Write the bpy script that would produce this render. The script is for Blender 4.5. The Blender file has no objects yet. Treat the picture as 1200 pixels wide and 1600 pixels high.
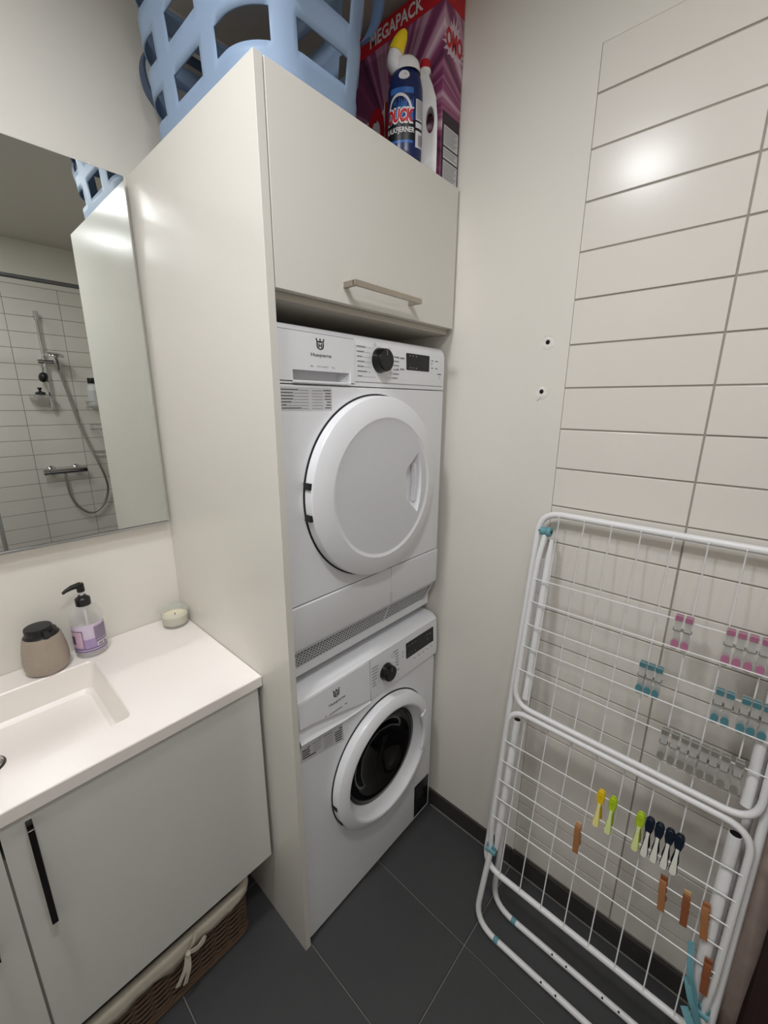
import bpy, bmesh, math, random
from mathutils import Vector, Matrix
random.seed(7)
R = math.radians
scene = bpy.context.scene
COL = scene.collection

# ------------------------------------------------------------------ camera
CAM = Vector((-1.1217, -1.3646, 1.563)); YAW, PITCH, ROLL, FPX = 0.8351, -0.2555, 0.0059, 649.93
cd = bpy.data.cameras.new('camera'); co = bpy.data.objects.new('camera', cd); COL.objects.link(co)
fw = Vector((math.sin(YAW)*math.cos(PITCH), math.cos(YAW)*math.cos(PITCH), math.sin(PITCH)))
rt0 = Vector((math.cos(YAW), -math.sin(YAW), 0)); up0 = rt0.cross(fw)
rt = rt0*math.cos(ROLL) + up0*math.sin(ROLL); up = -rt0*math.sin(ROLL) + up0*math.cos(ROLL)
co.matrix_world = Matrix(((rt.x, up.x, -fw.x, CAM.x), (rt.y, up.y, -fw.y, CAM.y), (rt.z, up.z, -fw.z, CAM.z), (0, 0, 0, 1)))
cd.sensor_fit = 'HORIZONTAL'; cd.sensor_width = 36.0; cd.lens = FPX/1200*36.0; cd.clip_start = 0.02
scene.camera = co
# ------------------------------------------------------------------ world, exposure
w = bpy.data.worlds.new('world'); scene.world = w; w.use_nodes = True
w.node_tree.nodes['Background'].inputs[0].default_value = (1, .95, .88, 1)
w.node_tree.nodes['Background'].inputs[1].default_value = 0.0
vs = scene.view_settings
vs.view_transform = 'Standard'; vs.look = 'None'; vs.exposure = 0.6; vs.gamma = 1.0; vs.use_curve_mapping = False
LAMP_STRENGTH = 88.0
scene.cycles.sample_clamp_indirect = 0.0; scene.cycles.blur_glossy = 0.1
# ceiling lamps of the room (x, y, radius, relative strength); built below as downlights
LAMPS = [(-1.23, -0.77, 0.10, .80), (-0.96, -1.40, 0.10, 0.62), (-1.25, -2.05, 0.10, .25)]

# ================================================================== helpers
def lin(c):
    c = c/255.0
    return c/12.92 if c <= .04045 else ((c+.055)/1.055)**2.4
def rgb(r, g, b): return (lin(r), lin(g), lin(b), 1)

def mat(name, col, rough=.5, metal=0., spec=.5, var=0., vscale=40., bump=0., bscale=200., trans=0., alpha=1., ior=1.45, coat=0., emit=None, estr=0., stretch=None):
    m = bpy.data.materials.new(name); m.use_nodes = True
    nt = m.node_tree; b = nt.nodes['Principled BSDF']
    c = rgb(*col)
    b.inputs['Base Color'].default_value = c
    b.inputs['Roughness'].default_value = rough; b.inputs['Metallic'].default_value = metal
    b.inputs['Specular IOR Level'].default_value = spec; b.inputs['IOR'].default_value = ior
    b.inputs['Transmission Weight'].default_value = trans; b.inputs['Alpha'].default_value = alpha
    b.inputs['Coat Weight'].default_value = coat
    if emit: b.inputs['Emission Color'].default_value = rgb(*emit); b.inputs['Emission Strength'].default_value = estr
    if var or bump:
        tc = nt.nodes.new('ShaderNodeTexCoord'); src = tc.outputs['Object']
        if stretch:
            mp = nt.nodes.new('ShaderNodeMapping'); mp.inputs['Scale'].default_value = stretch
            nt.links.new(src, mp.inputs['Vector']); src = mp.outputs['Vector']
    if var:
        n = nt.nodes.new('ShaderNodeTexNoise'); n.inputs['Scale'].default_value = vscale; n.inputs['Detail'].default_value = 4
        nt.links.new(src, n.inputs['Vector'])
        mx = nt.nodes.new('ShaderNodeMix'); mx.data_type = 'RGBA'
        mx.inputs[6].default_value = tuple(v*(1-var) for v in c[:3])+(1,); mx.inputs[7].default_value = tuple(min(1, v*(1+var)) for v in c[:3])+(1,)
        nt.links.new(n.outputs['Fac'], mx.inputs[0]); nt.links.new(mx.outputs[2], b.inputs['Base Color'])
    if bump:
        n2 = nt.nodes.new('ShaderNodeTexNoise'); n2.inputs['Scale'].default_value = bscale; n2.inputs['Detail'].default_value = 3
        nt.links.new(src, n2.inputs['Vector'])
        bp = nt.nodes.new('ShaderNodeBump'); bp.inputs['Strength'].default_value = bump; bp.inputs['Distance'].default_value = .002
        nt.links.new(n2.outputs['Fac'], bp.inputs['Height']); nt.links.new(bp.outputs['Normal'], b.inputs['Normal'])
    return m

M = {}
M['wall'] = mat('wall_paint', (226, 222, 213), .55, var=.015, vscale=6, bump=.08, bscale=120)
M['ceil'] = mat('ceiling_paint', (205, 200, 192), .8, var=.02, vscale=5)
M['tile'] = mat('wall_tile_glaze', (226, 221, 213), .21, spec=.35, var=.015, vscale=5, bump=.03, bscale=14)
M['grout'] = mat('wall_grout', (160, 154, 145), .9, var=.08, vscale=60)
M['ftile'] = mat('floor_tile', (64, 64, 65), .5, var=.10, vscale=24, bump=.10, bscale=160)
M['fgrout'] = mat('floor_grout', (128, 126, 122), .9, var=.1, vscale=60)
M['base'] = mat('baseboard_tile', (58, 55, 52), .45, var=.1, vscale=20)
M['lam'] = mat('white_laminate', (225, 222, 214), .22, var=.012, vscale=8, bump=.05, bscale=260)
M['lam_edge'] = mat('laminate_edge', (212, 209, 201), .4, var=.01, vscale=8)
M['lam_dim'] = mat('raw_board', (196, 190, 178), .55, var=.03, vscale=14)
M['vanity'] = mat('vanity_front', (214, 214, 208), .4, var=.012, vscale=8)
M['stone'] = mat('cast_marble', (240, 234, 228), .3, var=.012, vscale=10)
M['mwhite'] = mat('appliance_enamel', (236, 237, 240), .3, var=.01, vscale=6, coat=.15)
M['mgrey'] = mat('appliance_grey', (208, 209, 213), .35, var=.01, vscale=6)
M['mdisc'] = mat('appliance_disc', (222, 223, 226), .35, var=.01, vscale=6)
M['seam'] = mat('seam_dark', (40, 40, 42), .7, var=.05)
M['mblack'] = mat('appliance_black', (14, 14, 15), .22, var=.05)
M['display'] = mat('display_glass', (10, 10, 12), .12, var=.05)
M['ink_soft'] = mat('print_ink_soft', (72, 72, 76), .5, var=.05)
M['hose'] = mat('hose_metal', (168, 164, 158), .4, metal=.8, var=.1, vscale=300)
M['ink'] = mat('print_ink', (28, 28, 30), .5, var=.05)
M['ink_grey'] = mat('print_ink_grey', (120, 121, 126), .5, var=.05)
M['sticker'] = mat('sticker_paper', (206, 206, 208), .45, var=.02)
M['sticker_blk'] = mat('sticker_black', (12, 12, 14), .3, var=.05)
M['bowl'] = mat('porthole_glass', (8, 8, 9), .08, var=.1, spec=.3)
M['drumdark'] = mat('drum_dark', (20, 21, 23), .3, var=.1)
M['steel'] = mat('brushed_nickel', (178, 170, 158), .32, metal=.9, var=.04, vscale=30)
M['chrome'] = mat('chrome', (205, 205, 205), .12, metal=1., var=.02)
M['chrome_dk'] = mat('chrome_dark', (95, 92, 92), .18, metal=1., var=.04)
M['mirror'] = mat('mirror_silver', (222, 226, 223), .003, metal=1.)
M['alu'] = mat('aluminium', (200, 200, 200), .3, metal=1., var=.03)
M['blue'] = mat('basket_blue', (142, 164, 192), .5, var=.03, vscale=20)
M['blue_shade'] = mat('handle_blue_shaded', (62, 80, 104), .55, var=.05, vscale=20)  # basket blue darkened to paint in the handles' shadow side
M['wire'] = mat('white_coated_steel', (232, 232, 232), .3, var=.02)
M['rackblue'] = mat('hinge_turquoise', (104, 156, 166), .4, var=.06)
M['hole'] = mat('hole_dark', (16, 15, 14), .9, var=.1)
M['plaster'] = mat('loose_plaster', (232, 229, 222), .9, var=.05, bump=.3, bscale=400)
M['pegclear'] = mat('peg_clear_plastic', (205, 204, 200), .15, var=.05, alpha=.38)
M['pegsmoke'] = mat('peg_grey_pad', (150, 147, 140), .3, var=.05, alpha=.75)
M['pegpink'] = mat('peg_pink_pad', (190, 120, 152), .4, var=.06, alpha=.85)
M['pegteal'] = mat('peg_teal_pad', (84, 140, 150), .4, var=.06, alpha=.85)
M['spring'] = mat('peg_spring', (190, 190, 188), .25, metal=1., var=.05)
M['yellow'] = mat('peg_yellow', (232, 196, 30), .4, var=.05)
M['yellow_p'] = mat('peg_pale_yellow', (238, 232, 160), .45, var=.04)
M['lime'] = mat('peg_lime', (176, 204, 40), .4, var=.05)
M['lime_p'] = mat('peg_pale_lime', (224, 232, 168), .45, var=.04)
M['navy'] = mat('peg_navy', (22, 32, 48), .4, var=.08)
M['pegwhite'] = mat('peg_white', (232, 232, 220), .45, var=.03)
M['wood'] = mat('peg_wood', (166, 112, 70), .65, var=.25, vscale=60, stretch=(1, 1, .15))
M['wood2'] = mat('peg_wood_pale', (200, 164, 122), .65, var=.15, vscale=60, stretch=(1, 1, .15))
M['wood3'] = mat('peg_wood_dark', (140, 82, 50), .65, var=.2, vscale=60, stretch=(1, 1, .15))
M['ceramic'] = mat('taupe_ceramic', (160, 147, 133), .38, var=.10, vscale=260)
M['blackp'] = mat('black_plastic', (22, 22, 23), .35, var=.06)
M['clearp'] = mat('clear_bottle', (236, 236, 236), .08, var=.01, alpha=.22)
M['soap'] = mat('clear_soap', (226, 222, 220), .2, var=.01, alpha=.45)
M['lav'] = mat('label_lavender', (212, 198, 218), .45, var=.16, vscale=26)
M['lav_dk'] = mat('label_purple', (104, 80, 124), .45, var=.08)
M['lav_pk'] = mat('label_pink', (210, 178, 196), .45, var=.15, vscale=40)
M['lav_gr'] = mat('label_greyviolet', (140, 124, 146), .45, var=.12, vscale=120)
M['lav_mid'] = mat('label_violet_field', (168, 146, 188), .45, var=.18, vscale=70)
M['paper'] = mat('paper_white', (232, 230, 232), .5, var=.02)
M['wax'] = mat('candle_wax', (232, 224, 196), .55, var=.02)
M['glass'] = mat('thin_glass', (225, 228, 224), .04, var=.01, alpha=.30)
M['wicker'] = mat('wicker', (92, 74, 58), .7, var=.3, vscale=60)
M['wicker2'] = mat('wicker_dark', (66, 48, 36), .75, var=.3, vscale=60)
M['linen'] = mat('liner_linen', (214, 206, 190), .9, var=.06, vscale=60, bump=.3, bscale=300)
M['red'] = mat('carton_red', (196, 28, 40), .4, var=.05)
M['omored'] = mat('carton_logo_red', (190, 24, 36), .4, var=.03)
M['cartonblk'] = mat('carton_dark', (46, 24, 40), .45, var=.1)
M['glow_p'] = mat('print_pale_lilac', (214, 190, 204), .5, var=.06)
M['print_w'] = mat('print_white', (226, 222, 222), .5, var=.02)
M['duckblue'] = mat('bottle_navy', (26, 38, 84), .28, var=.10, vscale=20)
M['duckmid'] = mat('bottle_label_blue', (52, 104, 176), .3, var=.15, vscale=30)
M['duckblk'] = mat('bottle_label_black', (18, 18, 24), .35, var=.05)
M['capyel'] = mat('cap_yellow', (236, 204, 30), .35, var=.03)
M['plasw'] = mat('white_plastic', (232, 231, 230), .35, var=.015)
M['mauve'] = mat('curtain_mauve', (196, 176, 166), .8, var=.15, vscale=30, bump=.5, bscale=70)
M['brown'] = mat('cloth_dark_brown', (58, 38, 34), .9, var=.25, vscale=200, bump=.4, bscale=500)
M['rail'] = mat('rail_grey_metal', (120, 120, 120), .3, metal=.9, var=.03)
M['lampglow'] = mat('lamp_diffuser', (255, 250, 240), .5, emit=(248, 249, 252), estr=LAMP_STRENGTH)

def carton_material():
    """purple-magenta print with pale streaks bursting from one corner"""
    m = bpy.data.materials.new('carton_purple_burst'); m.use_nodes = True
    nt = m.node_tree; b = nt.nodes['Principled BSDF']; b.inputs['Roughness'].default_value = .4
    tc = nt.nodes.new('ShaderNodeTexCoord')
    mp = nt.nodes.new('ShaderNodeMapping'); mp.inputs['Location'].default_value = (0, .02, -.16)
    nt.links.new(tc.outputs['Object'], mp.inputs['Vector'])
    g = nt.nodes.new('ShaderNodeSeparateXYZ'); nt.links.new(mp.outputs['Vector'], g.inputs[0])
    at = nt.nodes.new('ShaderNodeMath'); at.operation = 'ARCTAN2'
    ad = nt.nodes.new('ShaderNodeMath'); ad.operation = 'ADD'
    nt.links.new(g.outputs['X'], ad.inputs[0]); nt.links.new(g.outputs['Y'], ad.inputs[1])
    nt.links.new(g.outputs['Z'], at.inputs[0]); nt.links.new(ad.outputs[0], at.inputs[1])
    n = nt.nodes.new('ShaderNodeTexNoise'); n.noise_dimensions = '1D'; n.inputs['Scale'].default_value = 3.2; n.inputs['Detail'].default_value = 3
    nt.links.new(at.outputs[0], n.inputs['W'])
    r = nt.nodes.new('ShaderNodeValToRGB'); e = r.color_ramp.elements
    e[0].position = .32; e[0].color = rgb(66, 26, 54)
    e[1].position = .72; e[1].color = rgb(222, 190, 204)
    x = r.color_ramp.elements.new(.5); x.color = rgb(142, 66, 110)
    nt.links.new(n.outputs['Fac'], r.inputs[0]); nt.links.new(r.outputs[0], b.inputs['Base Color'])
    return m
M['carton'] = carton_material()

# ---- geometry: a geo is (verts, faces)
def join(*gs):
    V, F = [], []
    for v, f in gs:
        o = len(V); V += [tuple(p) for p in v]; F += [tuple(i+o for i in q) for q in f]
    return V, F
def box(x0, x1, y0, y1, z0, z1):
    v = [(x, y, z) for z in (z0, z1) for y in (y0, y1) for x in (x0, x1)]
    return v, [(0, 2, 3, 1), (4, 5, 7, 6), (0, 1, 5, 4), (1, 3, 7, 5), (3, 2, 6, 7), (2, 0, 4, 6)]
def basis(axis):
    a = Vector(axis).normalized(); t = Vector((0, 0, 1)) if abs(a.z) < .9 else Vector((1, 0, 0))
    u = t.cross(a).normalized(); return u, a.cross(u), a
def lathe(prof, o, axis=(0, 0, 1), n=32, su=1., sv=1., u=None):
    """prof: list of (radius, height); su/sv squash; returns geo"""
    U, V_, A = basis(axis)
    if u: U = Vector(u).normalized(); V_ = A.cross(U)
    o = Vector(o); V, F, rings = [], [], []
    for r, h in prof:
        if r < 1e-6: rings.append([len(V)]); V.append(tuple(o+A*h))
        else:
            rings.append(list(range(len(V), len(V)+n)))
            for k in range(n):
                t = 2*math.pi*k/n; V.append(tuple(o+A*h+U*(r*su*math.cos(t))+V_*(r*sv*math.sin(t))))
    for a, b in zip(rings, rings[1:]):
        for k in range(n):
            k2 = (k+1) % n
            if len(a) == 1 and len(b) == 1: break
            if len(a) == 1: F.append((a[0], b[k], b[k2]))
            elif len(b) == 1: F.append((a[k], b[0], a[k2]) if False else (a[k2], b[0], a[k])[::-1])
            else: F.append((a[k], a[k2], b[k2], b[k]))
    return V, F
def tube(pts, r, n=10, closed=False, caps=True, radii=None, flat=None):
    pts = [Vector(p) for p in pts]; m = len(pts); V, F = [], []
    tang = []
    for i in range(m):
        a = pts[(i-1) % m] if (closed or i > 0) else pts[i]; b = pts[(i+1) % m] if (closed or i < m-1) else pts[i]
        t = (b-a); tang.append(t.normalized() if t.length > 0 else Vector((0, 0, 1)))
    t0 = tang[0]; ref = Vector((0, 0, 1)) if abs(t0.z) < .9 else Vector((1, 0, 0))
    nrm = (ref - t0*ref.dot(t0)).normalized()
    for i in range(m):
        t = tang[i]; nrm = (nrm - t*nrm.dot(t)).normalized(); bi = t.cross(nrm)
        rr = radii[i] if radii else r
        for k in range(n):
            a = 2*math.pi*k/n
            V.append(tuple(pts[i] + nrm*(rr*math.cos(a)) + bi*(rr*math.sin(a)*(flat if flat else 1))))
    for i in range(m if closed else m-1):
        j = (i+1) % m
        for k in range(n):
            k2 = (k+1) % n; F.append((i*n+k, i*n+k2, j*n+k2, j*n+k))
    if caps and not closed:
        F.append(tuple(range(n))[::-1]); F.append(tuple((m-1)*n+k for k in range(n)))
    return V, F
def frame(o, u, v, n):
    o, u, v, n = Vector(o), Vector(u), Vector(v), Vector(n)
    return lambda a, b, c=0.: tuple(o+u*a+v*b+n*c)
def prism(poly, fr, d0, d1):
    k = len(poly); V = [fr(a, b, d0) for a, b in poly]+[fr(a, b, d1) for a, b in poly]
    F = [tuple(range(k))[::-1], tuple(range(k, 2*k))]+[(i, (i+1) % k, k+(i+1) % k, k+i) for i in range(k)]
    return V, F
def rrect(x0, x1, z0, z1, r, n=5):
    P = []
    for cx, cz, a0 in ((x1-r, z1-r, 0), (x0+r, z1-r, 90), (x0+r, z0+r, 180), (x1-r, z0+r, 270)):
        for i in range(n+1):
            a = R(a0+90*i/n); P.append((cx+r*math.cos(a), cz+r*math.sin(a)))
    return P
def circ(cx, cz, r, n=40, r2=None): return [(cx+r*math.cos(2*math.pi*i/n), cz+(r2 or r)*math.sin(2*math.pi*i/n)) for i in range(n)]
def round_path(pts, r, n=6, closed=False):
    """polyline with rounded corners"""
    pts = [Vector(p) for p in pts]; m = len(pts); out = []
    for i in range(m):
        if not closed and i in (0, m-1): out.append(pts[i]); continue
        a, b, c = pts[(i-1) % m], pts[i], pts[(i+1) % m]
        d1 = (a-b).normalized(); d2 = (c-b).normalized()
        p1, p2 = b+d1*r, b+d2*r
        for k in range(n+1):
            t = k/n; out.append(p1*(1-t)**2 + b*2*t*(1-t) + p2*t*t)
    return out
def bez(pts, n=8):
    """Catmull-Rom through pts"""
    pts = [Vector(p) for p in pts]; out = []
    for i in range(len(pts)-1):
        p0 = pts[max(i-1, 0)]; p1 = pts[i]; p2 = pts[i+1]; p3 = pts[min(i+2, len(pts)-1)]
        for k in range(n):
            t = k/n
            out.append(.5*((2*p1)+(p2-p0)*t+(2*p0-5*p1+4*p2-p3)*t*t+(3*p1-p0-3*p2+p3)*t**3))
    out.append(pts[-1]); return out

def mesh_of(name, geo, bev=0., seg=2, smooth=35, recalc=True):
    if bev and smooth == 35: smooth = 20
    me = bpy.data.meshes.new(name)
    bm = bmesh.new()
    vs_ = [bm.verts.new(v) for v in geo[0]]
    for f in geo[1]:
        try: bm.faces.new([vs_[i] for i in f])
        except ValueError: pass
    if recalc: bmesh.ops.recalc_face_normals(bm, faces=bm.faces)
    if bev:
        es = [e for e in bm.edges if len(e.link_faces) == 2 and e.calc_face_angle(0) > R(25)]
        bmesh.ops.bevel(bm, geom=es, offset=bev, segments=seg, profile=.5, affect='EDGES', clamp_overlap=True)
    bm.to_mesh(me); bm.free()
    if smooth:
        me.shade_smooth(); me.set_sharp_from_angle(angle=R(smooth))
    return me
BASE = {}   # object -> world offset of its local frame
def mk(name, geo, m, parent=None, bev=0., seg=2, smooth=35, label=None, cat=None, group=None, kind=None, loc=None, recalc=True):
    """one mesh object; geo in world coordinates; parent given -> a part"""
    if parent is not None: off = BASE[parent]
    else:
        if loc is None: loc = (0, 0, 0)
        off = Vector(loc)
    g = ([tuple(Vector(v)-off) for v in geo[0]], geo[1])
    o = bpy.data.objects.new(name, mesh_of(name, g, bev, seg, smooth, recalc)); COL.objects.link(o)
    o.data.materials.append(M[m] if isinstance(m, str) else m)
    if parent is not None: o.parent = parent
    else: o.location = off
    BASE[o] = off
    tagit(o, label, cat, group, kind)
    return o
def tagit(o, label=None, cat=None, group=None, kind=None):
    if label: o['label'] = label
    if cat: o['category'] = cat
    if group: o['group'] = group
    if kind: o['kind'] = kind
def thing(name, loc, label, cat, group=None):
    o = bpy.data.objects.new(name, None); COL.objects.link(o); o.location = loc; o.empty_display_size = .05
    BASE[o] = Vector(loc); tagit(o, label, cat, group); return o
def copy_tree(o, parent=None):
    c = o.copy(); COL.objects.link(c); BASE[c] = BASE[o]
    if parent is not None: c.parent = parent
    for ch in [x for x in COL.objects if x.parent == o]: copy_tree(ch, c)
    return c
_tc = {}
def text_geo(s, bold=0.):
    """flat triangulated lettering normalised: x 0..1 wide over its own width, y 0..1 of cap height; returns verts2d, faces, aspect"""
    if (s, bold) in _tc: return _tc[(s, bold)]
    cu = bpy.data.curves.new('t', 'FONT'); cu.body = s; cu.size = 1; cu.resolution_u = 3; cu.offset = bold
    ob = bpy.data.objects.new('t', cu); COL.objects.link(ob)
    bpy.context.view_layer.update()
    me = bpy.data.meshes.new_from_object(ob.evaluated_get(bpy.context.evaluated_depsgraph_get()))
    V = [(v.co.x, v.co.y) for v in me.vertices]; F = [tuple(p.vertices) for p in me.polygons]
    COL.objects.unlink(ob); bpy.data.objects.remove(ob); bpy.data.curves.remove(cu); bpy.data.meshes.remove(me)
    x0 = min(v[0] for v in V); x1 = max(v[0] for v in V)
    _tc[(s, bold)] = ([((v[0]-x0)/(x1-x0), v[1]/.7) for v in V], F); return _tc[(s, bold)]
def text_on(s, mp, u0, u1, v0, h, shear=0., bold=0.):
    """lettering mapped by mp(u, v): from u0 to u1, baseline v0, cap height h"""
    V, F = text_geo(s, bold); return [mp(u0+(u1-u0)*a+shear*b*h, v0+h*b) for a, b in V], F
def quad(mp, u0, u1, v0, v1, n=1):
    V = [mp(u0+(u1-u0)*i/n, v) for i in range(n+1) for v in (v0, v1)]
    return V, [(2*i, 2*i+2, 2*i+3, 2*i+1) for i in range(n)]
def poly(mp, pts): return [mp(*p) for p in pts], [tuple(range(len(pts)))]

def struct(name, geo, m, label=None, cat=None, **k):
    o = mk(name, geo, m, kind='structure', label=label, cat=cat, **k); return o

# ================================================================== dimensions
D, W, PT = .6242, .6163, .018            # cabinet front depth, inner width to right wall, board thickness
HT, HD = 2.1318, 1.7756                  # cabinet top, its door's lower edge
ZC = 2.572                               # ceiling
YB, XL = -2.482, -1.95                   # wall opposite the mirror, left wall
TP, TZ0 = .1018, 1.6026                  # tile course height, a known joint
TX, TW = -.9642, .3022                   # first tile edge on the right wall, tile pitch
# ================================================================== room shell
fl = struct('floor', box(XL, .0, YB, 0, -.03, -.004), 'fgrout', 'dark grey tiled floor with pale grout lines', 'floor')
FX, FY = -.3059, -.9605; FPX_, FPY = .3063, .61
tile_me = {}
def floor_tile(x0, x1, y0, y1):
    key = (round(x1-x0, 4), round(y1-y0, 4))
    if key not in tile_me: tile_me[key] = mesh_of('floor_tile', box(0, x1-x0, 0, y1-y0, -.006, 0), .0012, 1, smooth=0); tile_me[key].materials.append(M['ftile'])
    o = bpy.data.objects.new('floor_tile', tile_me[key]); COL.objects.link(o); o.parent = fl; o.location = (x0, y0, random.uniform(-.0004, .0004))
g = .0018
xs = sorted([FX+FPX_*k for k in range(-6, 2)]); ys = sorted([FY+FPY*k for k in range(-4, 3)])
for a, b in zip(xs, xs[1:]):
    for c, d in zip(ys, ys[1:]):
        x0, x1, y0, y1 = max(a+g, XL+.002), min(b-g, -.002), max(c+g, YB+.002), min(d-g, -.002)
        if x1-x0 > .02 and y1-y0 > .02: floor_tile(x0, x1, y0, y1)
struct('ceiling', box(XL, 0, YB, 0, ZC, ZC+.05), 'ceil', 'plain painted ceiling seen in the mirror', 'ceiling')
struct('wall_back', box(XL, .1, 0, .1, 0, ZC), 'wall', 'white painted wall behind mirror and basin', 'wall')
struct('wall_left', box(XL-.1, XL, YB, 0, 0, ZC), 'wall', 'white painted side wall beyond the vanity', 'wall')
TT = 2.3022
wr = struct('wall_right', join(box(0, .1, TX, 0, -.03, ZC), box(0, .1, YB-.1, TX, TT-.0005, ZC), box(.004, .1, YB-.1, TX, -.03, TT-.0005)), 'wall',
            'white painted wall with drill holes, partly tiled', 'wall')
mk('grout_bed', box(.0022, .0045, YB, TX-.0002, 0, TT-.0006), 'grout', wr)
wo = struct('wall_front', join(box(XL, .0, YB-.1, YB-.003, 0, TT), box(XL, .0, YB-.1, YB, TT+.001, ZC)), 'wall', 'tiled shower wall seen in the mirror', 'wall')
mk('grout_bed', box(XL, 0, YB-.004, YB-.0022, 0, TT), 'grout', wo)
rows = [(max(TZ0+TP*k, .0), min(TZ0+TP*(k+1), TT)) for k in range(-16, 7)]
def wtile(kind, a, b, z0, z1, parent):
    key = (kind, round(b-a, 4), round(z1-z0, 4))
    if key not in tile_me:
        g_ = box(-.0, .006, 0, b-a, 0, z1-z0) if kind == 'r' else box(0, b-a, -.006, 0, 0, z1-z0)
        tile_me[key] = mesh_of('wall_tile', g_, .0012, 2, smooth=0); tile_me[key].materials.append(M['tile'])
    o = bpy.data.objects.new('wall_tile', tile_me[key]); COL.objects.link(o); o.parent = parent
    if kind == 'r':
        o.location = (random.uniform(-.0006, .0002), a, z0); o.rotation_euler = (0, random.uniform(-.003, .003), random.uniform(-.002, .002))
    else:
        o.location = (a, YB+random.uniform(-.0002, .0006), z0); o.rotation_euler = (random.uniform(-.003, .003), 0, random.uniform(-.002, .002))
tg = .0018
for z0, z1 in rows:
    if z1-z0 < .01: continue
    if z1 > .08:
        for k in range(6):
            a, b = TX-.0005-TW*(k+1), TX-.0005-TW*k
            b2 = b-.0003 if k == 0 else b-tg
            a2 = max(a+tg, YB)
            if b2-a2 > .02: wtile('r', a2, b2, z0+tg, z1-(tg if z1 < TT-.001 else .0008), wr)
    for k in range(7):
        a, b = -.3027*(k+1), -.3027*k
        a2, b2 = max(a+tg, XL), min(b-tg, -.001)
        if b2-a2 > .02: wtile('f', a2, b2, z0+tg, z1-tg, wo)
# dark skirting tiles along the right wall
bb = struct('baseboard_right', box(-.004, .0, YB, -.62, .0, .066), 'fgrout', 'dark tile skirting along the right wall', 'baseboard')
for y1, y0 in ((-.02, FY), (FY, FY-.61), (FY-.61, FY-1.22), (FY-1.22, YB)):
    mk('skirting_tile', box(-.009, 0, y0+.001, y1-.001, .003, .0715), 'base', bb, bev=.001, seg=1)
mk('sealant', box(-.012, -.008, YB, -.62, 0, .003), 'fgrout', bb)
# two drill holes with torn plaster
def drill_hole(y, z, crumbs):
    fr = frame((0, y, z), (0, -1, 0), (0, 0, 1), (-1, 0, 0))
    h = mk('drill_hole', lathe([(0, .0006), (.0054, .0007), (.0062, .0009)], (0, y, z), (-1, 0, 0), 14), 'hole', wr)
    pts = [(0.0070+random.uniform(0, .0026)+(.004 if math.sin(a) < -.2 else 0), a) for a in [2*math.pi*i/18 for i in range(18)]]
    V = [fr(.0056*math.cos(a), .0056*math.sin(a), .0012) for r, a in pts]+[fr(r*math.cos(a), r*math.sin(a), .0022) for r, a in pts]+[fr(r*1.5*math.cos(a), r*1.5*math.sin(a), .0001) for r, a in pts]
    n = 18; F = [(i, (i+1) % n, n+(i+1) % n, n+i) for i in range(n)]+[(n+i, n+(i+1) % n, 2*n+(i+1) % n, 2*n+i) for i in range(n)]
    mk('torn_plaster', (V, F), 'plaster', h)
    arc = [fr(.019*math.cos(R(a)), .019*math.sin(R(a)), .0004) for a in range(150, 400, 20)] if crumbs else [fr(.017*math.cos(R(a)), .016*math.sin(R(a)), .0004) for a in range(20, 170, 15)]
    mk('crack_ring', tube(arc, .0007, 5), 'plaster', h)
    if crumbs: mk('plaster_flake', tube([fr(.002, -.009, .001), fr(-.004, -.016, .0014), fr(-.010, -.023, .001)], .0014, 6), 'plaster', h)
drill_hole(-.910, 1.716, False); drill_hole(-.906, 1.595, True)

# ================================================================== ceiling downlights
for i, (x, y, r, s) in enumerate(LAMPS):
    lab = ['round recessed downlight in the ceiling above the vanity', 'round recessed downlight in the ceiling before the machines', 'round recessed downlight in the ceiling by the shower'][i]
    t = thing('ceiling_downlight', (x, y, ZC), lab, 'lamp', 'ceiling downlights')
    mk('trim_ring', lathe([(r+.001, -.002), (r+.012, -.003), (r+.016, 0.0), (r+.001, -.0002)], (x, y, ZC), n=32), 'plasw', t)
    m = M['lampglow'].copy(); m.node_tree.nodes['Principled BSDF'].inputs['Emission Strength'].default_value = LAMP_STRENGTH*s
    mk('diffuser', lathe([(r, -.001), (r*.6, -.0025), (0, -.003)], (x, y, ZC), n=32), m, t)

# ================================================================== tall cabinet round the machines
tc_ = thing('tall_cabinet', (-W-PT/2, -.31, 0), 'tall white laminate cabinet housing the stacked washer and dryer', 'cabinet')
mk('side_panel', box(-W-PT, -W, -D, -.001, .0, HT), 'lam', tc_, bev=.0008)
mk('top_panel', box(-W, -.002, -D+.02, -.002, HT-.018, HT-.001), 'lam', tc_, bev=.0006)
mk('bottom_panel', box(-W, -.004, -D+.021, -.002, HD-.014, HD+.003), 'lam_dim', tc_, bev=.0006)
mk('right_panel', box(-.018, -.003, -D+.021, -.002, HD+.004, HT-.019), 'lam', tc_)
dr = mk('flap_door', box(-W+.0025, -.0085, -D-.0006, -D+.0178, HD, HT-.0005), 'lam', tc_, bev=.0008)
# bar handle of the flap door
hx0, hx1, hz, hy = -.441, -.207, 1.812, -D-.034
mk('bar_handle', join(box(hx0, hx1, hy-.004, hy+.004, hz-.006, hz+.006), box(hx0, hx0+.010, hy, -D, hz-.006, hz+.006), box(hx1-.010, hx1, hy, -D, hz-.006, hz+.006)), 'steel', dr, bev=.001)

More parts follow.
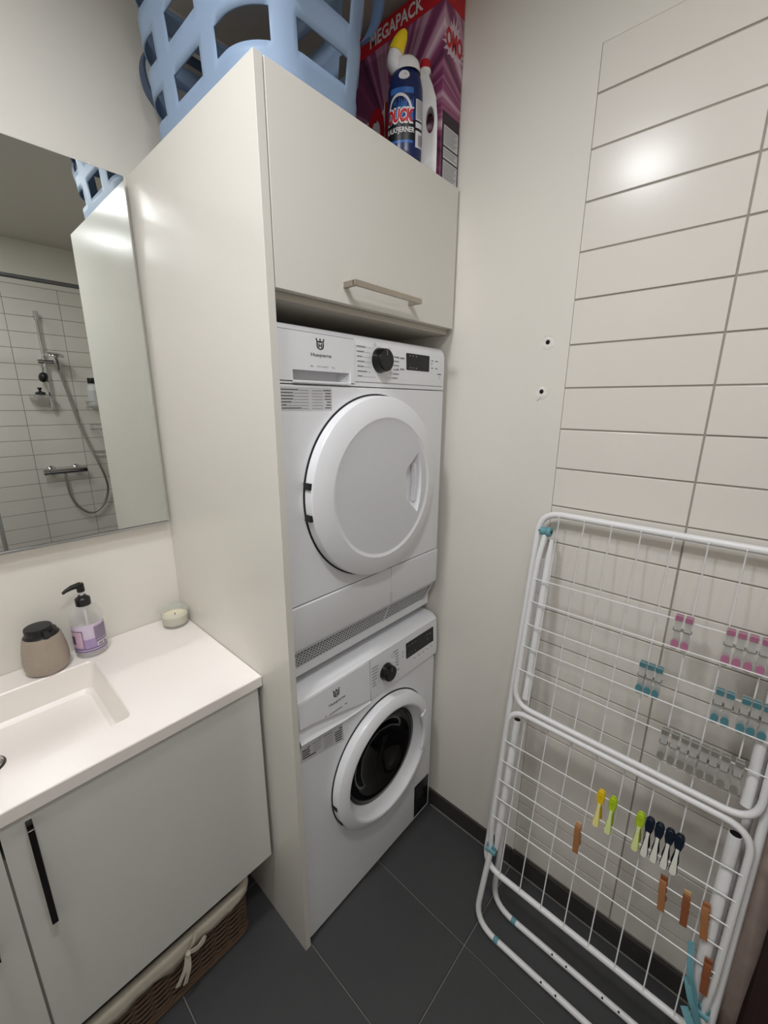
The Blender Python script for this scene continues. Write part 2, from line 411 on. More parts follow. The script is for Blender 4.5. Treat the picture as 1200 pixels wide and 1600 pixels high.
# ================================================================== machines
XM0, XM1 = -.6135, -.022
def machine_front(y): return frame((0, y, 0), (1, 0, 0), (0, 0, 1), (0, -1, 0))
def husq_logo(fr, cx, cz, s, parent):
    """crowned H badge over the maker's lettering"""
    sx_, s = s*1.22, s*.84
    o = lambda pts: [(cx+a*sx_, cz+b*s) for a, b in pts]
    outer = [(-.5, .55), (-.5, -.1), (-.42, -.38), (-.2, -.56), (0, -.62), (.2, -.56), (.42, -.38), (.5, -.1), (.5, .55)]
    inner = [(a*.66, b*.70-.02) for a, b in outer]
    k = len(outer); ring_v = [fr(*p, .0004) for p in o(outer)]+[fr(*p, .0004) for p in o(inner)]
    ring = (ring_v, [(i, i+1, k+i+1, k+i) for i in range(k-1)])
    parts = [ring]
    bars = [(-.24, -.10, -.30, .32), (.10, .24, -.30, .32), (-.14, .14, -.06, .08)]
    for a, b, c, d in bars: parts.append(poly(lambda u, v: fr(cx+u*sx_, cz+v*s, .0004), [(a, c), (b, c), (b, d), (a, d)]))
    parts.append(poly(lambda u, v: fr(cx+u*sx_, cz+v*s, .0004), [(-.5, .55), (-.3, .45), (-.05, .45), (.05, .45), (.3, .45), (.5, .55), (.56, .85), (.44, .85), (.37, .68), (.08, .66), (.08, .9), (-.08, .9), (-.08, .66), (-.37, .68), (-.44, .85), (-.56, .85)]))
    for a in (-.5, 0, .5): parts.append(poly(lambda u, v: fr(cx+u*sx_, cz+v*s, .0004), circ(a, .93, .11, 8)))
    mk('badge', join(*parts), 'ink', parent, smooth=0)
def bars_print(fr, rows_, parent, m, name, off=.0004, h=.0016):
    gs = [quad(lambda u, v: fr(u, v, off), a, b, z-h/2, z+h/2) for a, b, z in rows_]
    mk(name, join(*gs), m, parent, smooth=0, kind='stuff')
def knob(cx, cz, y, r, depth, parent):
    n = 32
    k = mk('program_knob', lathe([(0, depth), (r*.80, depth), (r*.88, depth-.002), (r*.97, .004), (r, 0)], (cx, y, cz), (0, -1, 0), 40), 'mblack', parent, smooth=30)
    fr = frame((cx, y, cz), (1, 0, 0), (0, 0, 1), (0, -1, 0))
    mk('pointer', prism([(-.0012, r*.35), (.0012, r*.35), (.0012, r*.82), (-.0012, r*.82)], fr, depth, depth+.0006), 'ink_grey', k)
    return k

# ---------------------------------------------------------------- dryer
YF = -.612; F1 = machine_front(YF)
dry = thing('tumble_dryer', (-.318, -.3, .872), 'white front loading tumble dryer with solid round door stacked on the washer', 'dryer')
ZB, ZD = .872, 1.7215
body = join(box(XM0, XM1, YF+.030, -.03, ZB+.01, ZD-.002))
mk('body', body, 'mwhite', dry, bev=.004)
# front sheet between the control panel and the lower flap, with the door opening dark behind
mk('front_sheet', box(XM0, XM1-.002, YF, YF+.03, 1.0952, 1.6005), 'mwhite', dry, bev=.003)
# control panel: profile swept along x, rounded at the top
prof = [(YF+.03, 1.6025), (YF, 1.6025), (YF-.001, 1.66), (YF+.0005, 1.695), (YF+.004, 1.708), (YF+.011, 1.717), (YF+.022, ZD), (YF+.03, ZD)]
def sweep_x(prof, x0, x1, rr=.0):
    n = len(prof); V = [(x0, y, z) for y, z in prof]+[(x1, y, z) for y, z in prof]
    return V, [tuple(range(n)), tuple(range(n, 2*n))[::-1]]+[(i, (i+1) % n, n+(i+1) % n, n+i) for i in range(n)]
prof_hi = [(YF+.03, 1.7078), (YF+.004, 1.7078), (YF+.011, 1.717), (YF+.022, ZD), (YF+.03, ZD)]
prof_lo = [(YF+.03, 1.6025), (YF, 1.6025), (YF, 1.6068), (YF+.03, 1.6068)]
cp = mk('control_panel', join(sweep_x(prof, -.3987, XM1-.004), sweep_x(prof_hi, XM0, -.3987), sweep_x(prof_lo, XM0, -.3987)), 'mwhite', dry, smooth=40)
mk('panel_groove', join(quad(lambda u, v: F1(u, v, .0011), -.397, XM1-.012, 1.6125, 1.6137)), 'ink_grey', cp, smooth=0)
# water tank drawer with a grip pocket
def pocket_plate(fr, ox0, ox1, oz0, oz1, px0, px1, pz0, pz1, n0, n1, depth):
    V = [fr(a, b, n1) for a, b in ((ox0, oz0), (ox1, oz0), (ox1, oz1), (ox0, oz1))]+[fr(a, b, n1) for a, b in ((px0, pz0), (px1, pz0), (px1, pz1), (px0, pz1))]
    V += [fr(a, b, n0) for a, b in ((ox0, oz0), (ox1, oz0), (ox1, oz1), (ox0, oz1))]
    F = [(i, (i+1) % 4, 4+(i+1) % 4, 4+i) for i in range(4)]+[(8+i, 8+(i+1) % 4, (i+1) % 4, i) for i in range(4)]
    return V, F
DZ = frame((0, YF, 0), (1, 0, 0), (0, 0, 1), (0, -1, 0))
tank = mk('tank_drawer', pocket_plate(DZ, XM0+.002, -.400, 1.6085, 1.7065, -.577, -.416, 1.6095, 1.6305, -.010, .0020, .02), 'mwhite', dry, recalc=False, smooth=30)
mk('drawer_seam', pocket_plate(DZ, XM0+.001, -.3988, 1.607, 1.7077, XM0+.002, -.400, 1.6085, 1.7065, -.004, .0002, 0), 'seam', tank, recalc=False, smooth=0)
pk = [DZ(a, b, c) for a, b, c in ((-.577, 1.6095, .002), (-.416, 1.6095, .002), (-.416, 1.6305, .002), (-.577, 1.6305, .002), (-.575, 1.6105, -.020), (-.440, 1.6105, -.020), (-.436, 1.6295, -.020), (-.575, 1.6295, -.020))]
mk('grip_pocket', (pk, [(0, 1, 5, 4), (1, 2, 6, 5), (2, 3, 7, 6), (3, 0, 4, 7), (4, 5, 6, 7)]), 'mgrey', tank, smooth=0)
mk('grip_lip', prism([(-.579, 1.6045), (-.414, 1.6045), (-.413, 1.6315), (-.4160, 1.6315), (-.4160, 1.6095), (-.579, 1.6095)], DZ, .003, .0055), 'mwhite', tank, bev=.0008)
L1 = lambda u, v: DZ(u, v, .0024)
husq_logo(lambda a, b, c: DZ(a, b, c+.002), -.502, 1.6830, .0165, tank)
mk('lettering', text_on('Husqvarna', L1, -.528, -.471, 1.6605, .0068, bold=.012), 'ink', tank, smooth=0)
mk('small_print', join(text_on('8k', L1, -.530, -.522, 1.6385, .0032), text_on('AUTO ADJUST', L1, -.513, -.480, 1.6385, .0032), text_on('7kg', L1, -.471, -.462, 1.6385, .0032)), 'ink_grey', tank, smooth=0)
knob(-.309, 1.667, YF-.001, .0305, .024, dry)
zz = [1.695-.0112*k for k in range(7)]
pr = []
for k, z in enumerate(zz):
    l = (.030, .024, .018, .026, .024, .034, .018)[k]
    pr.append((-.391+.002*k*.2, -.391+l, z-.001))
pr2 = [(-.391+(.030, .024, .018, .026, .024, .034, .018)[k]+.002, -.344+(.006 if k in (0, 6) else 0)+(.010 if k == 6 else 0), z-.0018) for k, z in enumerate(zz)]
pr += [(-.262+.004, -.262+.026, 1.680-.0105*k) for k in range(5)]+[(-.262, -.242, 1.6275)]
pr2 += [(-.288, -.268, 1.692), (-.292, -.266, 1.627), (-.272, -.255, 1.639)]
bars_print(F1, pr, cp, 'ink_grey', 'program_print', .0016, .0021)
bars_print(F1, pr2, cp, 'ink_grey', 'program_lines', .0016, .0006)
mk('program_icons', join(*[([F1(a+.0028*math.cos(t), b+.0035*math.sin(t), .0016) for t in [2*math.pi*i/12 for i in range(12)]]+[F1(a+.0021*math.cos(t), b+.0028*math.sin(t), .0016) for t in [2*math.pi*i/12 for i in range(12)]], [(i, (i+1) % 12, 12+(i+1) % 12, 12+i) for i in range(12)]) for a, b in ((-.328, 1.703), (-.275, 1.697), (-.0505, 1.638))]), 'ink_grey', cp, smooth=0, kind='stuff')
bars_print(F1, [(-.232, -.214, 1.679), (-.232, -.214, 1.651), (-.244, -.240, 1.679), (-.244, -.240, 1.651), (-.092, -.084, 1.682), (-.072, -.062, 1.682), (-.092, -.088, 1.674), (-.092, -.084, 1.662), (-.072, -.062, 1.662)], cp, 'ink_grey', 'key_print', .0016, .003)
bars_print(F1, [(-.060, -.042, 1.647)], cp, 'ink', 'brand_line', .0016, .0022)
disp = mk('display', prism(rrect(-.205, -.102, 1.651, 1.694, .002, 3), F1, -.002, .0018), 'display', dry, bev=.0006, seg=1)
mk('display_window', quad(lambda u, v: F1(u, v, .0020), -.146, -.112, 1.660, 1.688), 'drumdark', disp, smooth=0)
bars_print(F1, [(-.194, -.188, 1.688), (-.180, -.174, 1.688), (-.166, -.160, 1.688), (-.192, -.186, 1.657), (-.180, -.174, 1.657), (-.166, -.160, 1.657)], disp, 'ink_grey', 'display_icons', .0021, .0028)
# programme sticker
stk = mk('sticker', prism([(-.612, 1.5955), (-.612, 1.547), (-.471, 1.547), (-.471, 1.5965)], F1, 0, .0004), 'sticker', dry)
srow = [(-.608, -.608+l, 1.590-.0063*k) for k, l in enumerate((.044, .030, .032, .030, .026, .013, .050))]
srow += [(-.474-l, -.474, 1.590-.0063*k) for k, l in enumerate((.022, .016, .018, .018, .012, .014, .018))]
bars_print(F1, srow, stk, 'ink_soft', 'sticker_print', .0006, .0020)
bars_print(F1, [(-.608+l+.002, -.538, 1.589-.0063*k) for k, l in enumerate((.044, .030, .032, .030, .026, .013, .050))]+[(-.528, -.498, 1.589-.0063*k) for k in range(7)], stk, 'ink_grey', 'sticker_lines', .0006, .0009)
# round door: lathe rim + front disc with a cut grip
DC = (-.324, 1.3455); RO = .2365
fd = frame((DC[0], YF, DC[1]), (1, 0, 0), (0, 0, 1), (0, -1, 0))
door = mk('door', lathe([(RO-.003, 0), (RO, .003), (RO-.001, .024), (RO-.0025, .0265), (RO-.006, .0285), (.186, .0405), (.183, .0408), (.1775, .0385), (.174, .038)], (DC[0], YF, DC[1]), (0, -1, 0), 128), 'mwhite', dry, smooth=25)
mk('door_gap', lathe([(RO+.004, .0006), (RO-.004, .0006)], (DC[0], YF, DC[1]), (0, -1, 0), 96), 'seam', door)
# front disc with D shaped grip hole at its right
gx0, gx1, gz0, gz1 = .082, .137, -.075, .075
hole = [(gx0, -.045), (gx0, .045)]
for i in range(9):
    t = -1+2*i/8; hole.append((gx1-.030*t*t+.002-.0*abs(t), -t*.075 if False else .078*(-t)))
hole = [(gx0, -.040), (gx0+.048, -.083)]+[(.160*math.cos(R(a))*1.0, .160*math.sin(R(a))) for a in range(-25, 30, 5)]+[(gx0+.048, .083), (gx0, .040)]
hole = [(gx0, -.040), (.135, -.086), (.1445, -.06), (.150, -.03), (.1515, 0), (.150, .03), (.1445, .06), (.135, .086), (gx0, .040)]
bm = bmesh.new(); no = 72
ov = [bm.verts.new(fd(.174*math.cos(2*math.pi*i/no), .174*math.sin(2*math.pi*i/no), .038)) for i in range(no)]
hv = [bm.verts.new(fd(a, b, .038)) for a, b in hole]
es = [bm.edges.new((ov[i], ov[(i+1) % no])) for i in range(no)]+[bm.edges.new((hv[i], hv[(i+1) % len(hv)])) for i in range(len(hv))]
bmesh.ops.triangle_fill(bm, use_beauty=True, edges=es, normal=(0, -1, 0))
bm.verts.index_update()
gd = ([tuple(v.co) for v in bm.verts], [tuple(v.index for v in f.verts) for f in bm.faces]); bm.free()
disc = mk('door_disc', gd, 'mdisc', door, smooth=0)
hn = len(hole); cxh = .125
V = [fd(a, b, .038) for a, b in hole]+[fd(cxh+(a-cxh)*.72-.004, b*.80, .014) for a, b in hole]
mk('grip_recess', (V, [(i, (i+1) % hn, hn+(i+1) % hn, hn+i) for i in range(hn)]+[tuple(range(hn, 2*hn))]), 'mwhite', door, smooth=25)
mk('grip_bow', prism([(.128, -.055), (.137, -.052), (.143, 0), (.137, .052), (.128, .055), (.133, 0)], fd, .016, .030), 'mwhite', door, bev=.001)
for z in (1.382, 1.308):
    mk('hinge_cover', prism([(-RO-.002, z-.008-DC[1]), (-RO+.007, z-.007-DC[1]), (-RO+.007, z+.007-DC[1]), (-RO-.002, z+.008-DC[1])], fd, .001, .0238), 'blackp', door, bev=.001)
# lower flaps and sloping grille
mk('lower_seam', box(XM0+.001, XM1-.003, YF+.003, YF+.02, 1.092, 1.0965), 'seam', dry)
lf = [(YF+.03, 1.0935), (YF+.001, 1.0935), (YF-.001, 1.09), (YF, .985), (YF+.003, .976), (YF+.03, .976)]
fl1 = mk('filter_flap', sweep_x(lf, XM0, -.2585), 'mwhite', dry, smooth=30)
mk('fixed_flap', sweep_x(lf, -.2565, XM1-.002), 'mwhite', dry, smooth=30)
mk('flap_catch', prism([(-.2595, .984), (-.2525, .984), (-.2525, 1.010), (-.2555, 1.016), (-.2595, 1.010)], F1, 0, .0022), 'mgrey', fl1, bev=.0005, seg=1)
gy0, gz0_, gy1, gz1_ = YF+.004, .976, YF+.038, .887
gn = Vector((0, -(gz0_-gz1_), -(gy1-gy0))).normalized(); gv = Vector((0, gy0-gy1, gz0_-gz1_)); gl = gv.length; gv.normalize()
fg = frame((0, gy1, gz1_), (1, 0, 0), gv, gn)
mk('grille_back', prism([(XM0, 0), (XM1-.003-.03, 0), (XM1-.003, gl), (XM0, gl)], fg, -.012, -.0012), 'seam', dry)
gs = [prism([(XM0, 0), (XM1-.033, 0), (XM1-.030, gl*.035), (XM0, gl*.035)], fg, -.006, .001), prism([(XM0, gl*.90), (XM1-.007, gl*.90), (XM1-.004, gl), (XM0, gl)], fg, -.006, .001)]
for k in range(9):
    v = gl*(.0+.10*k)+.0068; gs.append(prism([(XM0, v), (XM1-.030+.025*v/gl, v), (XM1-.030+.025*v/gl, v+.0030), (XM0, v+.0030)], fg, -.0014, .0))
x = XM0+.002
while x < XM1-.04:
    gs.append(prism([(x, 0), (x+.0026, 0), (x+.0026+.004, gl*.95), (x+.004, gl*.95)], fg, -.0014, -.0002)); x += .0105
gs.append(prism([(XM1-.045, 0), (XM1-.033, 0), (XM1-.003, gl), (XM1-.012, gl)], fg, -.006, .001))
gs.append(prism([(-.262, 0), (-.256, 0), (-.254, gl), (-.260, gl)], fg, -.005, .0006))
mk('vent_grille', join(*gs), 'mgrey', dry, smooth=0, kind='stuff')
mk('plinth', box(XM0+.004, XM1-.03, YF+.075, -.05, ZB, ZB+.02), 'mgrey', dry)

# ---------------------------------------------------------------- washer
ws = thing('washing_machine', (-.318, -.3, .0), 'white front loading washing machine with dark porthole standing on the floor', 'washing machine')
YW = -.614; F2 = machine_front(YW); ZW = .853
mk('body', box(XM0, XM1+.002, YW+.10, -.03, .012, ZW-.004), 'mwhite', ws, bev=.006)
for x, y in ((XM0+.05, YW+.05), (XM1-.05, YW+.05), (XM0+.05, -.08), (XM1-.05, -.08)):
    mk('foot', lathe([(.018, 0), (.018, .008), (.010, .010), (.010, .014)], (x, y, 0), n=14), 'blackp', ws)
def holed(outer_, hole_, fr, d0, d1):
    bm = bmesh.new(); lv = []
    for dd in (d0, d1):
        a_ = [bm.verts.new(fr(x, z, dd)) for x, z in outer_]; b_ = [bm.verts.new(fr(x, z, dd)) for x, z in hole_]
        e_ = [bm.edges.new((q[i], q[(i+1) % len(q)])) for q in (a_, b_) for i in range(len(q))]
        bmesh.ops.triangle_fill(bm, use_beauty=True, edges=e_); lv.append((a_, b_))
    for q in (0, 1):
        A_, B_ = lv[0][q], lv[1][q]; n = len(A_)
        for i in range(n): bm.faces.new((A_[i], A_[(i+1) % n], B_[(i+1) % n], B_[i]))
    bm.verts.index_update()
    gg = ([tuple(v.co) for v in bm.verts], [tuple(v.index for v in f.verts) for f in bm.faces]); bm.free(); return gg
mk('front_sheet', holed(rrect(XM0, XM1+.002, .012, .690, .010, 4), circ(-.290, .447, .166, 48), F2, -.10, 0), 'mwhite', ws, smooth=30)
wp = [(YW+.03, .6915), (YW-.001, .6915), (YW-.007, .70), (YW-.0085, .74), (YW-.0035, .836), (YW+.0005, .8385), (YW+.007, .846), (YW+.02, .8515), (YW+.045, ZW), (YW+.10, ZW), (YW+.10, .80), (YW+.03, .80)]
wp_hi = [(YW+.03, .8345), (YW-.0035, .8345)]+wp[4:]
wcp = mk('control_panel', join(sweep_x(wp, -.3560, XM1+.003), sweep_x(wp_hi, XM0, -.3560)), 'mwhite', ws, smooth=25)
def WPn(z):  # panel surface depth (towards the room) at height z
    return .0085-(z-.74)/(.836-.74)*.005 if z >= .74 else .0085
FWp = lambda u, v, c=0.: (u, YW-WPn(v)-c, v)
mk('panel_top_line', join(quad(lambda u, v: FWp(u, v, .0002), XM0, XM1+.002, .8345, .836)), 'paper', wcp, smooth=0)
# detergent drawer with a scooped grip
wd = mk('detergent_drawer', join(prism([(XM0+.001, .762), (-.572, .757), (-.455, .728), (-.405, .714), (-.3565, .704), (-.3565, .8335), (XM0+.001, .8335)], lambda a, b, c=0: FWp(a, b, c), -.008, .0010)), 'mwhite', ws, bev=.0008, seg=1)
sc = [(XM0+.001, .7625), (-.572, .7575), (-.455, .7285), (-.405, .7145), (-.3565, .7045)]
sc2 = [(XM0+.001, .752), (-.572, .746), (-.455, .718), (-.405, .707), (-.3565, .703)]
sc3 = [(XM0+.001, .728), (-.572, .722), (-.455, .702), (-.405, .698), (-.3565, .699)]
sc4 = [(XM0+.001, .716), (-.572, .711), (-.455, .6965), (-.405, .6945), (-.3565, .6945)]
k = 5; V = [FWp(a, b, -.001) for a, b in sc]+[FWp(a, b, -.013+.011*(i == 4)) for i, (a, b) in enumerate(sc2)]+[FWp(a, b, -.004+.003*(i == 4)) for i, (a, b) in enumerate(sc3)]+[FWp(a, b, .002) for a, b in sc4]+[FWp(a, .6915, -.006) for a, b in sc4]
mk('drawer_scoop', (V, [(j*k+i, j*k+i+1, (j+1)*k+i+1, (j+1)*k+i) for j in range(4) for i in range(k-1)]), 'mwhite', wd, smooth=30)
mk('drawer_seam', join(prism([(-.3565, .698), (-.3555, .698), (-.3555, .8335), (-.3565, .8335)], FWp, 0, .0009)), 'ink_grey', wd, smooth=0)
husq_logo(lambda a, b, c: FWp(a, b, c+.0010), -.488, .7985, .0170, wd)
LW = lambda u, v: FWp(u, v, .0014)
mk('lettering', text_on('Husqvarna', LW, -.515, -.457, .773, .0068, bold=.012), 'ink', wd, smooth=0)
bars_print(lambda u, v, c: FWp(u, v, c+.0010), [(-.532, -.526, .752), (-.517, -.470, .749), (-.460, -.452, .750)], wd, 'ink_grey', 'small_print', .0004, .0026)
knob(-.287, .764, YW-.0075, .0275, .024, ws)
bars_print(FWp, [(-.350, -.350+l, .802-.0098*k) for k, l in enumerate((.026, .026, .024, .020, .022, .016, .018))], wcp, 'ink_soft', 'program_print', .0012, .0018)
bars_print(FWp, [(-.3235, -.318, .801-.0098*k) for k in range(7)]+[(-.266, -.250, .806), (-.262, -.246, .797)], wcp, 'ink_grey', 'program_lines', .0012, .0007)
bars_print(FWp, [(-.252+l, -.228, .8105-.010*k) for k, l in enumerate((0, .008, .010, .012, .010, .012))]+[(-.252, -.225, .742)], wcp, 'ink_grey', 'option_print', .0012, .0026)
bars_print(FWp, [(-.209, -.205, .790), (-.209, -.205, .776)]+[(-.150+.024*k, -.144+.024*k, .742) for k in range(5)], wcp, 'ink_grey', 'key_print', .0012, .0035)
wdisp = mk('display', prism(rrect(-.189, -.040, .758, .812, .0015, 2), lambda a, b, c=0: FWp(a, b, c), -.001, .0015), 'display', ws)
bars_print(FWp, [(-.178+.016*k, -.170+.016*k, .800) for k in range(3)]+[(-.178+.016*k, -.172+.016*k, .770) for k in range(3)]+[(-.078, -.070, .795), (-.064, -.056, .795), (-.078, -.070, .780)], wdisp, 'ink_grey', 'display_icons', .0019, .003)
# programme sticker, stuck on a little askew
stw = mk('sticker', poly(lambda a, b: F2(a, b, .0005), [(-.6105, .652), (-.457, .622), (-.465, .682), (-.6105, .709)]), 'sticker', ws, smooth=0)
def SKW(u, v, c=0.): return F2(-.6105+u, .652+v-.19*u, .0008+c)
bars_print(SKW, [(.006, .006+l, .050-.0076*k) for k, l in enumerate((.030, .026, .024, .026, .024, .044))]+[(.146-l, .144, .048-.0076*k) for k, l in enumerate((.012, .028, .030, .028, .028, .026))], stw, 'ink', 'sticker_print', .0004, .0034)
bars_print(SKW, [(.040, .068, .0495-.0076*k) for k in range(5)]+[(.078, .110, .048-.0076*k) for k in range(6)], stw, 'ink_soft', 'sticker_lines', .0004, .0012)
# porthole door
WC = (-.290, .447); WR = .220
fwd = frame((WC[0], YW, WC[1]), (1, 0, 0), (0, 0, 1), (0, -1, 0))
wdoor = mk('door_ring', lathe([(WR-.003, 0), (WR, .003), (WR-.001, .022), (WR-.003, .026), (WR-.008, .0295), (.190, .0385), (.186, .0385), (.182, .0365), (.160, -.003), (.156, -.008)], (WC[0], YW, WC[1]), (0, -1, 0), 128), 'mwhite', ws, smooth=28)
mk('door_gap', lathe([(WR+.0035, .0006), (WR-.004, .0006)], (WC[0], YW, WC[1]), (0, -1, 0), 96), 'seam', wdoor)
mk('porthole_glass', lathe([(.1575, -.004), (.152, .002), (.141, .004), (.120, .000), (.108, -.015), (.09, -.035), (.05, -.052), (0, -.058)], (WC[0], YW, WC[1]), (0, -1, 0), 72), 'bowl', wdoor, smooth=70)
mk('glass_rim', lathe([(.1590, -.007), (.1590, -.0005), (.1550, .0005), (.1535, -.002)], (WC[0], YW, WC[1]), (0, -1, 0), 72), 'mblack', wdoor)
ga = [R(a) for a in range(-22, 30, 4)]
V = []; n = len(ga)
for rr, dd in ((.172, .0410), (.196, .0395), (.200, .0340), (.169, .0340)):
    V += [fwd(rr*math.cos(a), rr*math.sin(a), dd) for a in ga]
mk('door_grip', (V, [(j*n+i, j*n+i+1, ((j+1) % 4)*n+i+1, ((j+1) % 4)*n+i) for j in range(4) for i in range(n-1)]+[(0, n, 2*n, 3*n), (n-1, 2*n-1, 3*n-1, 4*n-1)]), 'mwhite', wdoor, bev=.0008)
for a in (186, 204):
    c = (WR-.002)*math.cos(R(a)), (WR-.002)*math.sin(R(a))
    mk('hinge_cover', prism(circ(c[0], c[1], .006, 10, .007), fwd, .002, .020), 'blackp', wdoor)
elab = mk('energy_sticker', poly(lambda a, b: F2(a, b, .0006), [(-.113, .020), (-.026, .020), (-.026, .166), (-.113, .166)]), 'sticker_blk', ws, smooth=0)
bars_print(F2, [(-.106, -.070, .152), (-.106, -.052, .138), (-.100, -.046, .126), (-.104, -.060, .112), (-.098, -.052, .100)], elab, 'ink_grey', 'sticker_print', .0010, .0022)

# ================================================================== mirror
MX0, MX1, MZ0, MZ1, MY = -1.66, -.647, 1.2049, 2.1244, -.0258
mr = thing('wall_mirror', ((MX0+MX1)/2, -.01, MZ0), 'large frameless wall mirror above the basin reflecting the shower', 'mirror')
mk('backing', box(MX0+.01, MX1-.006, MY+.005, -.001, MZ0+.01, MZ1-.01), 'alu', mr)
mk('mirror_glass', box(MX0, MX1, MY, MY+.005, MZ0, MZ1), 'mirror', mr, bev=.0015, seg=1, smooth=0)
mk('bottom_rail', box(MX0, MX1+.001, MY-.004, -.001, MZ0-.008, MZ0-.0005), 'alu', mr, bev=.001)

# ================================================================== vanity
CD, CH, CT, VD, VB = .4982, .8731, .0285, .491, .2637
VX0, VX1 = -1.69, -W-PT-.012
va = thing('vanity_cabinet', (-1.16, -.24, VB), 'white wall hung vanity cabinet under the basin worktop', 'cabinet')
zt_ = CH-CT-.0015
for x in (VX0, -1.1675, VX1-.016): mk('side_board', box(x, x+.016, -VD+.019, -.001, VB+.002, zt_ if x != -1.1675 else CH-.12), 'vanity', va)
mk('bottom_board', box(VX0+.016, VX1-.016, -VD+.019, -.001, VB+.002, VB+.018), 'vanity', va)
mk('back_board', box(VX0+.016, VX1-.016, -.012, -.002, VB+.018, zt_-.1), 'vanity', va)
for x0, x1, hxx in ((-1.1565, VX1, -1.117), (VX0, -1.1605, -1.2)):
    d_ = mk('door', box(x0, x1, -VD, -VD+.018, VB, CH-CT-.0045), 'vanity', va, bev=.0008)
    hy = -VD-.026
    h_ = mk('handle', join(box(hxx-.005, hxx+.005, hy-.004, hy+.002, .598, .826), box(hxx-.005, hxx+.005, hy, -VD, .598, .606), box(hxx-.005, hxx+.005, hy, -VD, .818, .826)), 'chrome_dk', d_, bev=.0008, seg=1)
# worktop with moulded basin
wt = thing('basin_worktop', (-1.16, -.25, CH), 'white cast worktop with an integrated rectangular basin', 'worktop')
X0, X1 = VX0-.005, -W-PT-.001
bx0, bx1, by0, by1 = -1.46, -.914, -.405, -.096
ix0, ix1, iy0, iy1 = bx0+.03, bx1-.018, by0+.03, by1-.012
zf = CH-.082
def loop(x0, x1, y0, y1, z, r, n=5): return [(x, y, z) for x, y in rrect(x0, x1, y0, y1, r, n)]
lo = [(X0, -CD), (X1, -CD), (X1, -.001), (X0, -.001)]
bm = bmesh.new()
ring0 = [bm.verts.new(p) for p in loop(bx0-.003, bx1+.003, by0-.003, by1+.003, CH, .016)]
outer = []
oc = [(X1, -.001), (X0, -.001), (X0, -CD), (X1, -CD)]   # same order as rrect corners
oc_v = [bm.verts.new((x, y, CH)) for x, y in oc]
n = 6
for c in range(4):
    for i in range(n-1): bm.faces.new((oc_v[c], ring0[c*n+i], ring0[c*n+i+1]))
    nx = (c+1) % 4; bm.faces.new((oc_v[c], ring0[c*n+n-1], ring0[nx*n], oc_v[nx]))
prev = ring0
for (e0, e1, e2, e3, z, r) in ((bx0, bx1, by0, by1, CH-.003, .015), (ix0-.004, ix1+.004, iy0-.004, iy1+.004, zf+.012, .018), (ix0+.006, ix1-.006, iy0+.006, iy1-.006, zf+.002, .02), (ix0+.03, ix1-.03, iy0+.03, iy1-.03, zf, .02)):
    cur = [bm.verts.new(p) for p in loop(e0, e1, e2, e3, z, r)]
    for i in range(4*n): bm.faces.new((prev[i], prev[(i+1) % (4*n)], cur[(i+1) % (4*n)], cur[i]))
    prev = cur
bm.faces.new(prev)
ob = [bm.verts.new((x, y, CH-CT)) for x, y in oc]
for c in range(4): bm.faces.new((oc_v[c], oc_v[(c+1) % 4], ob[(c+1) % 4], ob[c]))
bm.verts.index_update()
gg = ([tuple(v.co) for v in bm.verts], [tuple(v.index for v in f.verts) for f in bm.faces]); bm.free()
slab = mk('slab', gg, 'stone', wt, smooth=30)
bv = slab.modifiers.new('edge', 'BEVEL'); bv.width = .003; bv.segments = 3; bv.limit_method = 'ANGLE'; bv.angle_limit = R(60)
drn = mk('drain', lathe([(.030, .0), (.030, .004), (.026, .006), (.010, .0075), (0, .008)], (-1.157, -.235, zf), n=32), 'chrome', wt)
mk('overflow_ring', lathe([(.034, .0005), (.033, .002), (.030, .002)], (-1.157, -.235, zf), n=32), 'chrome_dk', drn)

# ---------------------------------------------------------------- things on the worktop
def facing(x, y): return math.atan2(CAM.y-y, CAM.x-x)
cx, cy = -1.003, -.055
ds = thing('soap_dispenser', (cx, cy, CH), 'taupe ceramic soap dispenser with black pump top', 'dispenser')
mk('pot', lathe([(0, 0), (.036, 0), (.044, .006), (.0485, .018), (.049, .032), (.047, .052), (.0435, .070), (.0405, .083), (.0385, .087), (.0365, .086), (.0355, .082)], (cx, cy, CH), n=48), 'ceramic', ds, smooth=60)
col = mk('collar', lathe([(.0365, .082), (.037, .0865), (.034, .0895), (.0325, .096), (0, .097)], (cx, cy, CH), n=40), 'blackp', ds)
ud = frame((cx-.004, cy-.004, CH+.094), (1, 0, 0), (0, 1, 0), (0, 0, 1))
mk('push_head', lathe([(.029, .0), (.0295, .012), (.028, .0145), (0, .0155)], (cx-.004, cy-.002, CH+.093), n=40), 'blackp', ds)
a = facing(cx, cy)+.25
mk('spout', tube([(cx+.012*math.cos(a), cy+.012*math.sin(a), CH+.098), (cx+.041*math.cos(a), cy+.041*math.sin(a), CH+.0935)], .008, 10), 'blackp', ds)
ds.scale = (1.02, 1.02, 1.19)
